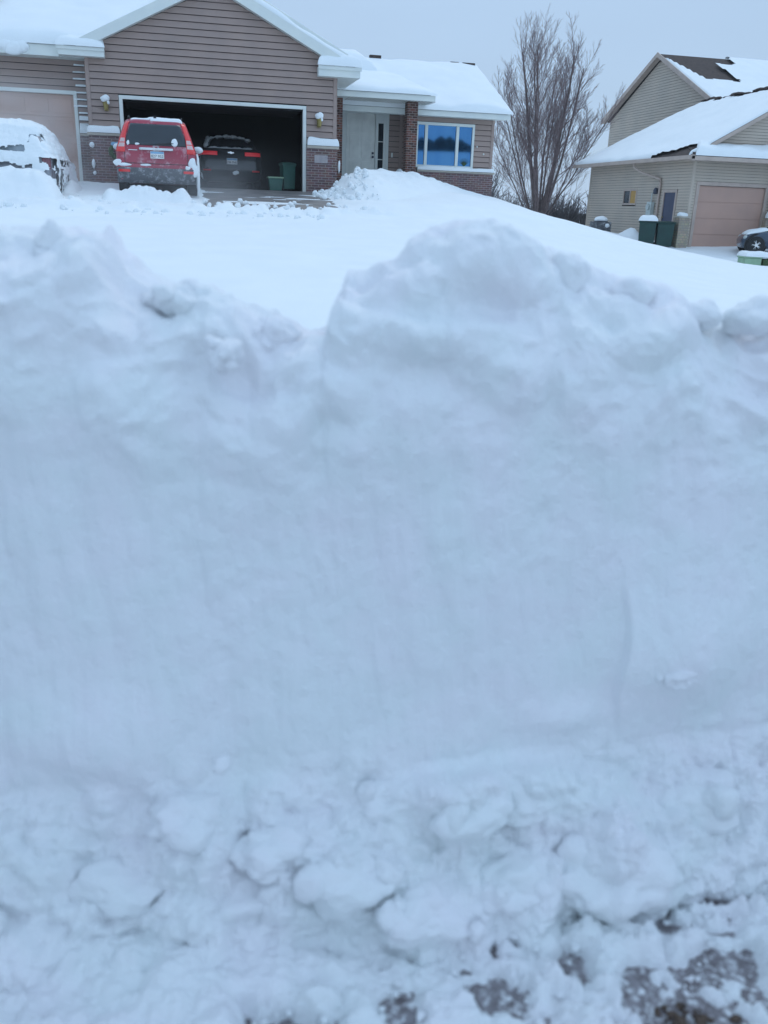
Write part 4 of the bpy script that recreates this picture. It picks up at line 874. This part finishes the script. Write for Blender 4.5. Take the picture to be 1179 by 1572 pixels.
# ---- silver SUV buried in snow before the left door
sv = thing('parked_suv', 'silver SUV almost buried in snow in front of the closed left garage door', 'car', (-3.58, 23.3, -.24), local=True)
R3 = Rings([(.28, -2.10, 2.1, .80, .2), (.34, -2.20, 2.2, .87, .2), (.42, -2.24, 2.25, .90, .2), (.62, -2.26, 2.27, .92, .2), (.70, -2.22, 2.26, .92, .2), (1.0, -2.20, 2.15, .92, .22), (1.04, -2.17, 1.3, .90, .22), (1.3, -2.04, .9, .82, .22), (1.5, -1.86, .6, .72, .22), (1.58, -1.75, .5, .66, .25), (1.62, -1.6, .3, .55, .3)])
mb = MB(); R3.body(mb); mb.build('body', SILV, sv, smooth=True)
for sg in (-1, 1):
    mb = MB(); R3.rear_panel(mb, sg * .74, sg * .90, .78, 1.12, .02, 6, 8); mb.build('tail_light', DULLRED, sv, smooth=True)
    for yy in (-1.35, 1.35): wheel(sv, sg * .82, yy, .35, sg)
    mb = MB(); R3.side_panel(mb, -1.85, .8, 1.08, 1.5, sg); mb.build('side_window', DGLASS, sv)
mb = MB(); R3.rear_panel(mb, -.74, .74, 1.08, 1.5, .012, 12, 8); mb.build('rear_window', FROSTG, sv)
mb = MB(); R3.rear_panel(mb, -.9, .9, .36, .6, .03, 12, 4); mb.build('bumper', GREYP, sv)
# snow shell with torn gaps
zs = np.concatenate([np.linspace(.30, 1.5, 90), np.linspace(1.52, 1.82, 16)])
rows = []
for z in zs:
    zz = min(z - .10 * sstep(1.4, 1.8, z), 1.65); a = R3.at(zz)
    kk = float(sstep(.95, 1.82, z)); a = [a[0] + .03 * kk ** 2, a[1], a[2] * (1 - .04 * kk ** 2), .30]
    if z > 1.64: k = (z - 1.64) / .19; a = [a[0] + .7 * k * k, a[1] - .5 * k * k, a[2] * (1 - .4 * k * k), .3]
    rows.append((z, *a))
RS = Rings(rows); P = np.array([RS.ring(rw, n=14, infl=.07) for rw in rows])
# denser along each ring
def dens(P, n):
    s_ = np.linspace(0, 1, P.shape[1] + 1); q = np.linspace(0, 1, n, endpoint=False); Pc = np.concatenate([P, P[:, :1]], 1)
    d_ = np.linalg.norm(np.diff(Pc, axis=1), axis=2).cumsum(1); d_ = np.concatenate([np.zeros((len(P), 1)), d_], 1)
    return np.array([[np.interp(q * d_[i, -1], d_[i], Pc[i, :, c]) for c in range(3)] for i in range(len(P))]).transpose(0, 2, 1)
P = dens(P, 420)
cen = np.array([0, 0, 0.8]); nrm = P - cen; nrm[..., 1] *= .45; nrm /= np.linalg.norm(nrm, axis=-1, keepdims=True)
P = P + nrm * (.05 * fbm(P[..., 0], P[..., 1], P[..., 2], .45, 3, 71) + .025 * billow(P[..., 0], P[..., 1], P[..., 2], .2, 3, 72))[..., None]
X_, Y_, Zz = P[..., 0], P[..., 1], P[..., 2]; q = fbm(X_, Y_, Zz, .16, 3, 73)
hole = (Y_ < -1.7) & (X_ < .30 + .3 * q) & (np.abs(Zz - (1.16 + .05 * q)) < .035 + .06 * q)
hole |= (Y_ < -1.9) & (X_ < .48 + .3 * q) & (np.abs(Zz - (.80 + .05 * q)) < .035 + .06 * q)
hole |= (X_ > .70) & (Y_ < -1.95) & (np.abs(Zz - .80) < .20) & (q > -.02 - .25 * (X_ > .8))
hole |= (X_ > .6) & (Y_ > -2.05) & (Y_ < .3) & (Zz < .82) & (Zz > .2) & (fbm(X_, Y_ * 2.2, Zz * .5, .3, 3, 75) > .12)
hole |= (X_ > .6) & (Y_ > -1.2) & (Y_ < 1.0) & (np.abs(Zz - .95) < .06) & (q > .12)
mb = MB(); mb.v = [tuple(p) for p in P.reshape(-1, 3)]; n_ = P.shape[1]
for i in range(len(P) - 1):
    for j in range(n_):
        k = (j + 1) % n_
        if not (hole[i, j] or hole[i + 1, j] or hole[i, k] or hole[i + 1, k]): mb.f.append((i * n_ + j, i * n_ + k, (i + 1) * n_ + k, (i + 1) * n_ + j))
mb.f.append(tuple((len(P) - 1) * n_ + j for j in range(n_)))
mb.build('snow_cover', SNOW, sv, smooth=True, recalc=False)

# ---- blue car at the right house
bc = thing('parked_car', 'dark blue car with snow on its bonnet at the right edge of the driveway', 'car', (23.64, 31.59, -1.25), rotz=rad(65), local=True)
bc['label'] = 'dark blue car with a snowy bonnet before the tan garage door of the two-storey house'
R4 = Rings([(.20, -2.1, 1.75, .78, .4), (.30, -2.16, 1.84, .85, .45), (.50, -2.18, 1.86, .88, .45), (.64, -2.14, 1.78, .87, .45), (.74, -2.08, 1.62, .86, .45), (.82, -2.0, 1.30, .84, .4), (.88, -1.9, .95, .82, .35), (1.2, -1.5, .35, .70, .3), (1.36, -1.1, .0, .6, .3), (1.42, -.7, -.3, .45, .2)])
mb = MB(); R4.body(mb); mb.build('body', BLUEP, bc, smooth=True)
for sg in (-1, 1):
    for yy in (-1.35, 1.32):
        mb = MB(); mb.lathe((sg * .80, yy, .34), [(.42, -.05), (.42, .085), (.40, .095)], 28, 'x'); mb.build('wheel_arch', BLACKP, bc)
        wheel(bc, sg * .83, yy, .33, sg)
    mb = MB(); R4.side_panel(mb, lambda z: -1.5 + 1.0 * (z - 1), lambda z: .70 - 1.6 * (z - 1), .94, 1.32, sg); mb.build('side_window', DGLASS, bc)
    mb = MB(); mb.lump((sg * .60, 1.70, .60), .13, 4, .05, 3, (1, .7, .7)); mb.build('headlight', METER, bc, smooth=True)
mb = MB()
snow_patch(mb, (-.80, .9, .88), (.80, .9, .88), (.62, 1.68, .70), (-.62, 1.68, .70), .12, 24, 24, .25, .03, .4, 81)
snow_patch(mb, (-.55, -1.1, 1.4), (.55, -1.1, 1.4), (.55, 0, 1.4), (-.55, 0, 1.4), .15, 16, 16, .25, .03, .4, 82)
mb.build('snow_cover', SNOW, bc, smooth=True)

# ================================================================== SMALL OBJECTS
def wheelie_bin(label, loc, rotz, h, snow, m_=BIN, sc_=1.2):
    t = thing('wheelie_bin', label, 'wheelie bin', loc, rotz, 'wheelie bins', local=True); t.scale = (sc_, sc_, 1)
    mb = MB(); a, b = .27, .33; c, d_ = .30, .38
    mb.add([(-a, -b, .06), (a, -b, .06), (a, b, .06), (-a, b, .06), (-c, -d_, h), (c, -d_, h), (c, d_, h), (-c, d_, h)], [(0, 3, 2, 1), (4, 5, 6, 7), (0, 1, 5, 4), (1, 2, 6, 5), (2, 3, 7, 6), (3, 0, 4, 7)])
    mb.box(-.33, .33, -.41, .41, h - .05, h - .004); mb.build('body', m_, t, bevel=.025)
    mb = MB(); P = np.array([[(x, y, h + .07 * (1 - (y / .42) ** 2) * (1 - .3 * (x / .34) ** 2)) for y in np.linspace(-.42, .42, 9)] for x in np.linspace(-.34, .34, 9)]); mb.grid(P); mb.box(-.34, .34, -.42, .42, h, h + .02); ld = mb.build('lid', m_, t)
    if snow:
        mb = MB(); snow_patch(mb, (-.35, -.43, h + .03), (.35, -.43, h + .03), (.33, .40, h + .03), (-.33, .40, h + .03), .17, 16, 16, .2, .03, .3, 91); mb.build('snow_cover', SNOW, ld, smooth=True)
    mb = MB(); mb.tube([(-.26, .40, h - .02), (-.26, .47, h), (.26, .47, h), (.26, .40, h - .02)], .018, 6); mb.build('handle', m_, t)
    for s_ in (-1, 1):
        mb = MB(); mb.lathe((s_ * .29, .30, .10), [(.10, -.03), (.10, .03)], 16, 'x'); mb.build('wheel', BLACKP, t)
    return t
wheelie_bin('dark green wheelie bin with a thick cap of snow on its lid', (18.85, 34.15, -1.2), rad(-30), 1.0, True, BIN, 1.12)
wheelie_bin('dark green wheelie bin without snow standing between the snowy bin and the stone pier', (19.52, 33.95, -1.2), rad(-24), .98, False, BIN, 1.12)
wheelie_bin('green wheelie bin standing just inside the right jamb of the open garage', (3.16, 27.3, .355), rad(8), .74, False, TEAL, .62)
t = thing('storage_tub', 'low green storage tub on the garage floor to the right of the black sedan', 'storage tub', (2.78, 27.1, .355), local=True)
mb = MB(); mb.add([(-.17, -.14, 0), (.17, -.14, 0), (.17, .14, 0), (-.17, .14, 0), (-.21, -.18, .34), (.21, -.18, .34), (.21, .18, .34), (-.21, .18, .34)], [(0, 3, 2, 1), (0, 1, 5, 4), (1, 2, 6, 5), (2, 3, 7, 6), (3, 0, 4, 7), (4, 5, 6, 7)]); mb.build('body', TEAL, t, bevel=.015)
mb = MB(); mb.box(-.23, .23, -.20, .20, .341, .38); mb.build('lid', PGREEN, t, bevel=.01)
t = thing('air_conditioner', 'dark grey air conditioner with a snow cap beside the wall of the two-storey house', 'air conditioner', (18.9, 38.6, -.95), local=True)
mb = MB(); mb.box(-.36, .36, -.36, .36, 0, .66)
for k in range(9): mb.box(-.375, .375, -.375, .375, .06 + .06 * k, .085 + .06 * k)
mb.build('body', GREYP, t, bevel=.02)
mb = MB(); mb.lathe((0, 0, .661), [(.30, 0), (.31, .03), (.1, .05)], 20); mb.build('fan_grille', INK, t)
mb = MB(); mb.lump((0, 0, .74), .30, 5, .2, 3, (1, 1, .6)); mb.lump((.15, -.38, .5), .1, 5, .3, 3); mb.build('snow_cover', SNOW, t, smooth=True)
t = thing('utility_box', 'low pale green plastic box half sunk in snow in front of the blue car', 'utility box', (20.55, 29.6, float(ground_h(20.9, 29.6)) + .03), rotz=rad(-12), local=True)
mb = MB(); mb.box(-.2, .42, -.35, .35, -.15, .20); mb.box(-.24, .46, -.39, .39, .201, .25); mb.build('body', PGREEN, t, bevel=.03)
mb = MB(); mb.box(.50, .86, -.30, .30, -.15, .17); mb.build('side_block', LEAFG, t, bevel=.03)
mb = MB(); mb.box(.90, 1.7, -.33, .33, -.15, .19); mb.box(.94, 1.0, -.345, -.33, .0, .12); mb.build('end_block', METER, t, bevel=.03)
mb = MB(); snow_patch(mb, (-.22, -.40, .25), (1.75, -.40, .21), (1.75, .45, .21), (-.22, .45, .25), .16, 30, 14, .2, .04, .3, 92); mb.build('snow_cover', SNOW, t, smooth=True)
t = thing('hanging_wreath', 'small green wreath with a blue bow on the brick beside the red SUV', 'wreath', (-1.58, 25.98, 1.22), local=True)
mb = MB()
for k in range(16):
    a = 2 * math.pi * k / 16; mb.lump((.15 * math.cos(a), 0, .15 * math.sin(a) - .05), .06, k, .5, 2)
mb.build('greenery', LEAFG, t)
mb = MB(); mb.lump((-.06, -.05, .14), .06, 1, .2, 2, (1.4, .5, .8)); mb.lump((.07, -.05, .15), .06, 2, .2, 2, (1.4, .5, .8)); mb.build('bow', SKYB, t)

# ================================================================== SNOW PILES
def heap(name, label, x0, x1, y0, y1, fn, res, seed, amp=.06):
    xs = np.arange(x0, x1, res); ys = np.arange(y0, y1, res); X, Y = np.meshgrid(xs, ys, indexing='ij')
    e = np.minimum(np.minimum((X - x0) / .6, (x1 - X) / .6), np.minimum((Y - y0) / .6, (y1 - Y) / .6)); e = np.clip(e, 0, 1)
    g = ground_h(X, Y); H = fn(X, Y) - g
    H = H + sstep(0, .4, H) * (amp * billow(X, Y, 0, .32, 4, seed) + amp * .7 * fbm(X, Y, 0, .11, 3, seed + 3))
    Z = g + (H + .3) * sstep(0, 1, e) - .3
    o = np_mesh(name, np.stack([X, Y, Z], -1).reshape(-1, 3), grid_faces(len(xs), len(ys)), SNOW)
    return tag(o, label, 'snow pile')
def mound(X, Y):
    cr = np.interp(X, [3.4, 4.2, 4.6, 5.2, 7.16, 8.6, 9.9, 12, 14], [.15, .45, .80, 1.02, 1.02, .70, .45, -.1, -.6])
    yc = np.interp(X, [3.4, 4.2, 5.2, 7.16, 8.6, 9.9, 12, 14], [24.8, 25.4, 26.0, 27.5, 28.2, 28.6, 29.3, 30.5])
    d_ = Y - yc; return cr - np.where(d_ < 0, .26 * np.abs(d_) ** 1.25, .35 * d_ ** 1.4)
heap('snow_pile', 'broad crusty snow mound heaped in front of the entry and window of the ranch house', 3.2, 13.5, 21.6, 29.8, mound, .065, 101, .038)
heap('snow_pile', 'low lumpy snow pile thrown up behind the red SUV', -2.1, .75, 20.3, 22.6, lambda X, Y: .02 + (.36 + .07 * np.sin(X * 6.1)) * np.exp(-((Y - 21.45) / .42) ** 2) * sstep(-2.0, -1.4, X) * (1 - sstep(.05, .6, X)) + ground_h(X, Y) - .06, .045, 102, .07)
heap('snow_pile', 'snow drift banked against the tail of the buried silver SUV', -8.0, -2.0, 18.8, 24.6, lambda X, Y: ground_h(X, Y) - .1 + .70 * np.exp(-((Y - 20.8) / .75) ** 2) * (1 - sstep(-2.95, -2.15, X + .15 * (Y - 21))) + .42 * np.exp(-((X + 2.35) / .40) ** 2 - ((Y - 23.4) / 1.3) ** 2), .06, 103, .05)
heap('snow_pile', 'little snow heap between the air conditioner and the wheelie bins', 18.6, 20.6, 35.2, 38.2, lambda X, Y: ground_h(X, Y) - .05 + .42 * np.exp(-((X - 19.5) / .4) ** 2 - ((Y - 36.7) / .6) ** 2), .06, 104, .03)
mb = MB()
for k in range(420):
    q = rng.random()
    if q < .45: x, y = rng.uniform(-2.4, 4.4), rng.gauss(20.6, .55)
    elif q < .7: x, y = rng.uniform(3.6, 5.2), rng.uniform(23.4, 26.0)
    else: x, y = rng.uniform(-6, 3), rng.gauss(18.9, .22)
    r = .02 + .06 * rng.random() ** 2.5
    z = max(float(ground_h(x, y)), float(drive_h(y)) if .3 < x < 4.2 else -9)
    if x > 3.4: z = max(z, float(mound(np.array(x), np.array(y))))
    mb.lump((x, y, z + .03 + r * .3), r, k, .4, 2)
tag(mb.build('snow_chunks', SNOW, smooth=True), kind='stuff')

# ================================================================== TREES
def grow(mb_t, mb_w, p, d, length, r, level, rr, up=.18):
    n = 5 if level == 0 else (4 if level == 1 else 3); step = length / n; pts = [p]; rs = [r]; dirs = [d]
    for i in range(n):
        j = Vector((rr.gauss(0, 1), rr.gauss(0, 1), rr.gauss(0, .6))) * (.05 if level == 0 else .10)
        d = (d + j + Vector((0, 0, up * (.5 if level == 0 else 1)))).normalized(); p = p + d * step
        pts.append(p); rs.append(r * (1 - .72 * (i + 1) / n)); dirs.append(d)
    (mb_t if level == 0 else mb_w).tube(pts, rs, 7 if level == 0 else (5 if level == 1 else 3), cap=False)
    if level >= 3: return
    kids = (17, 10, 7)[level]
    for k in range(kids):
        t = (.26 + .74 * (k + rr.random()) / kids) if level == 0 else (.2 + .8 * (k + rr.random()) / kids)
        i = min(int(t * n), n - 1); fq = t * n - i; q = pts[i].lerp(pts[i + 1], fq); dd = dirs[i]
        side = Vector((rr.gauss(0, 1), rr.gauss(0, 1), rr.gauss(0, .3))); side = (side - dd * side.dot(dd)).normalized()
        ang = rad(rr.uniform(20, 38)); nd = (dd * math.cos(ang) + side * math.sin(ang)).normalized()
        L = length * (.38 if level == 0 else .52) * (1.05 - .55 * t) * rr.uniform(.75, 1.2)
        grow(mb_t, mb_w, q, nd, L, max((rs[i] * .34), .0055), level + 1, rr, .14)
def bare_tree(label, base, stems, seed, sucker=0):
    rr = random.Random(seed); t = thing('bare_tree', label, 'tree', base); a = MB(); b = MB(); B = Vector(base)
    for (dx, dy, L, r) in stems:
        st = B + Vector((dx * .55, dy * .55, -.3)); grow(a, b, st, Vector((dx, dy, 1.0)).normalized(), L, r, 0, rr, .05)
    for k in range(sucker):
        an = rr.uniform(0, 2 * math.pi); le = rr.uniform(.30, 1.15); st = B + Vector((math.cos(an) * .25, math.sin(an) * .25, -.3))
        grow(a, b, st, Vector((math.cos(an) * le, math.sin(an) * le, 1)).normalized(), rr.uniform(3.0, 5.2), .016, 1, rr, .06)
    a.build('trunk', BARK, t, smooth=True, recalc=False); b.build('crown', TWIG, t, recalc=False); return t
bare_tree('large bare multi-stemmed tree between the two houses', (18.82, 46.0, -.25), [(-.12, .05, 8.3, .13), (-.02, -.1, 8.5, .085), (.17, .05, 8.2, .14), (-.26, -.05, 7.9, .08), (.30, -.05, 7.7, .085), (.08, .2, 8.4, .075), (-.42, .1, 6.8, .055), (.44, .12, 6.8, .06), (.24, .2, 8.0, .065), (-.18, -.1, 8.0, .06), (.60, .0, 5.6, .045), (-.62, .05, 5.2, .04), (-.48, -.1, 6.4, .05), (.50, -.1, 6.4, .05)], 33, 14)
# brush and fence beyond
t = thing('wooden_fence', 'dark wooden fence seen low behind the bare tree', 'fence', (20.5, 54, -1.6))
for k in range(7):
    mb = MB(); mb.box(18.2 + 1.6 * k, 18.32 + 1.6 * k, 54, 54.12, -2.6, .15); mb.build('post', DARKW, t)
mb = MB(); mb.box(18.0, 28.2, 53.95, 53.99, -.9, -.76); mb.box(18.0, 28.2, 53.95, 53.99, -.25, -.11)
for k in range(60): mb.box(18.05 + .168 * k, 18.19 + .168 * k, 53.90, 53.945, -2.2, .02 + .03 * rng.random())
mb.build('board_panel', DARKW, t)
rr = random.Random(3)
def shrub(label, c, h, w_, n, seed, m_=BRUSH):
    r_ = random.Random(seed); t = thing('bare_shrub', label, 'shrub', c, group='bare shrubs behind the tree'); mb = MB(); B = Vector(c)
    for k in range(n):
        a = r_.uniform(0, 2 * math.pi); l = r_.random() ** .6 * w_; d = Vector((math.cos(a) * l, math.sin(a) * l, h * r_.uniform(.55, 1.05)))
        st = B + Vector((math.cos(a) * l * .3, math.sin(a) * l * .3, -.2)); mid = st + d * .5 + Vector((r_.gauss(0, .1), r_.gauss(0, .1), 0)); mb.tube([st, mid, st + d], [.025, .016, .007], 3, False)
        for q in range(4):
            s0 = st.lerp(st + d, r_.uniform(.35, .9)); mb.tube([s0, s0 + Vector((r_.gauss(0, .25), r_.gauss(0, .25), r_.uniform(.2, .6)))], [.012, .006], 3, False)
    return mb.build('stems', m_, t, recalc=False)
LB = ['bare grey shrub right behind the trunk foot of the large tree', 'bare grey shrub below the window-wall corner of the ranch house', 'bare grey shrub half hidden between the tree and the two-storey house', 'bare low shrub beside the corner of the two-storey house']
for k, (x, y, z, h, w_, n) in enumerate([(18.0, 49, -.9, 2.0, 1.6, 70), (14.4, 43, -.3, 2.4, 1.3, 80), (20.6, 48, -1.2, 2.4, 1.6, 130), (21.6, 50.5, -1.4, 2.2, 1.2, 110)]): shrub(LB[k], (x, y, z), h, w_, n, k + 5)
# far-off woods: a mass of thin stems and crowns beyond the houses, and a dark treeline across the road behind the camera
mb = MB()
for k in range(1500):
    x = rr.uniform(-70, 150); y = rr.uniform(120, 150); h = rr.uniform(2.5, 5.5); z = -2.2
    mb.tube([(x, y, z), (x + rr.gauss(0, .4), y, z + h)], [.10, .03], 3, False)
    for q in range(5):
        s0 = Vector((x, y, z + h * rr.uniform(.2, .9))); mb.tube([s0, s0 + Vector((rr.gauss(0, 1.0), rr.gauss(0, .6), rr.uniform(.4, 1.5)))], [.06, .02], 3, False)
tag(mb.build('distant_woods', BRUSH, recalc=False), kind='stuff')
mb = MB()
for k in range(120):
    x = -75 + 1.25 * k + rr.gauss(0, .4); y = -64 + rr.gauss(0, 3); h = rr.uniform(.7, 1.3) + 1.3 * max(0, math.sin(k * .16)) ** 3
    mb.lathe((x, y, 7.0), [(.6, -.6), (1.3, .3), (1.2, h * .5), (.8, h * .8), (.05, h)], 9)
tag(mb.build('far_treeline', WOODS), kind='stuff')
X, Y = np.meshgrid(np.linspace(-160, 200, 90), np.linspace(-110, -35, 30), indexing='ij')
Zh = -2.5 + 9.7 * sstep(-38, -58, Y) + .5 * fbm(X, Y, 0, 30, 2, 8)  # unseen hill added so the front window mirrors pale snow under the trees
tag(np_mesh('snowy_hill', np.stack([X, Y, Zh], -1).reshape(-1, 3), grid_faces(90, 30), SNOW), kind='structure')

# ================================================================== BLOWING SNOW (wind-lifted powder drifting over the drive)
def powder(name, box, dens, seed, nscale, top):
    x0, x1, y0, y1, z0, z1 = box
    mb = MB().box(x0, x1, y0, y1, z0, z1); o = mb.build(name, powder_mat(name, z0, top, dens, seed, nscale, x1)); return tag(o, kind='stuff')
def powder_mat(name, z0, top, dens, seed, nscale, x1):
    mt = bpy.data.materials.new(name); mt.use_nodes = True; t = mt.node_tree; t.nodes.clear()
    o = t.nodes.new('ShaderNodeOutputMaterial'); v = t.nodes.new('ShaderNodeVolumePrincipled'); t.links.new(v.outputs[0], o.inputs['Volume'])
    v.inputs['Color'].default_value = (.95, .95, .95, 1); v.inputs['Anisotropy'].default_value = .2
    tcn = t.nodes.new('ShaderNodeTexCoord'); mp = t.nodes.new('ShaderNodeMapping'); mp.inputs['Location'].default_value = (seed, seed * 2, 0); mp.inputs['Scale'].default_value = (.7, .7, 1.2)
    t.links.new(tcn.outputs['Object'], mp.inputs[0])
    n = t.nodes.new('ShaderNodeTexNoise'); n.inputs['Scale'].default_value = nscale; n.inputs['Detail'].default_value = 3; n.inputs['Distortion'].default_value = .6
    t.links.new(mp.outputs[0], n.inputs['Vector'])
    a = t.nodes.new('ShaderNodeMapRange'); a.inputs['From Min'].default_value = .42; a.inputs['From Max'].default_value = .68; a.inputs['To Max'].default_value = 1.0
    t.links.new(n.outputs[0], a.inputs['Value'])
    sp = t.nodes.new('ShaderNodeSeparateXYZ'); t.links.new(tcn.outputs['Object'], sp.inputs[0])
    h = t.nodes.new('ShaderNodeMapRange'); h.interpolation_type = 'SMOOTHSTEP'; h.inputs['From Min'].default_value = z0 + .2; h.inputs['From Max'].default_value = top; h.inputs['To Min'].default_value = 1; h.inputs['To Max'].default_value = 0
    t.links.new(sp.outputs['Z'], h.inputs['Value'])
    k = t.nodes.new('ShaderNodeMath'); k.operation = 'MULTIPLY'; t.links.new(a.outputs[0], k.inputs[0]); t.links.new(h.outputs[0], k.inputs[1])
    fx = t.nodes.new('ShaderNodeMapRange'); fx.interpolation_type = 'SMOOTHSTEP'; fx.inputs['From Min'].default_value = x1 - 2.6; fx.inputs['From Max'].default_value = x1; fx.inputs['To Min'].default_value = 1; fx.inputs['To Max'].default_value = 0
    t.links.new(sp.outputs['X'], fx.inputs['Value']); kx = t.nodes.new('ShaderNodeMath'); kx.operation = 'MULTIPLY'; t.links.new(k.outputs[0], kx.inputs[0]); t.links.new(fx.outputs[0], kx.inputs[1]); k = kx
    k2 = t.nodes.new('ShaderNodeMath'); k2.operation = 'MULTIPLY'; k2.inputs[1].default_value = dens; t.links.new(k.outputs[0], k2.inputs[0]); t.links.new(k2.outputs[0], v.inputs['Density'])
    return mt
powder('blowing_snow', (-9, 3.9, 19.6, 26.15, -.4, 2.4), .08, 3.0, .7, 1.6)
powder('blowing_snow', (-8.5, -1.3, 22.6, 26.15, .0, 3.3), .55, 8.0, .8, 3.25)

# ================================================================== HAZE (air thick with fine snow)
mb = MB().box(-430, 430, -310, 530, -8, 16)
hz = mb.build('haze', bpy.data.materials.new('haze')); hm = hz.data.materials[0]; hm.use_nodes = True; ht = hm.node_tree; ht.nodes.clear()
ho = ht.nodes.new('ShaderNodeOutputMaterial'); hv = ht.nodes.new('ShaderNodeVolumePrincipled'); hv.inputs['Color'].default_value = (.96, .96, .96, 1); hv.inputs['Density'].default_value = .00035
ht.links.new(hv.outputs[0], ho.inputs['Volume']); tag(hz, kind='stuff')
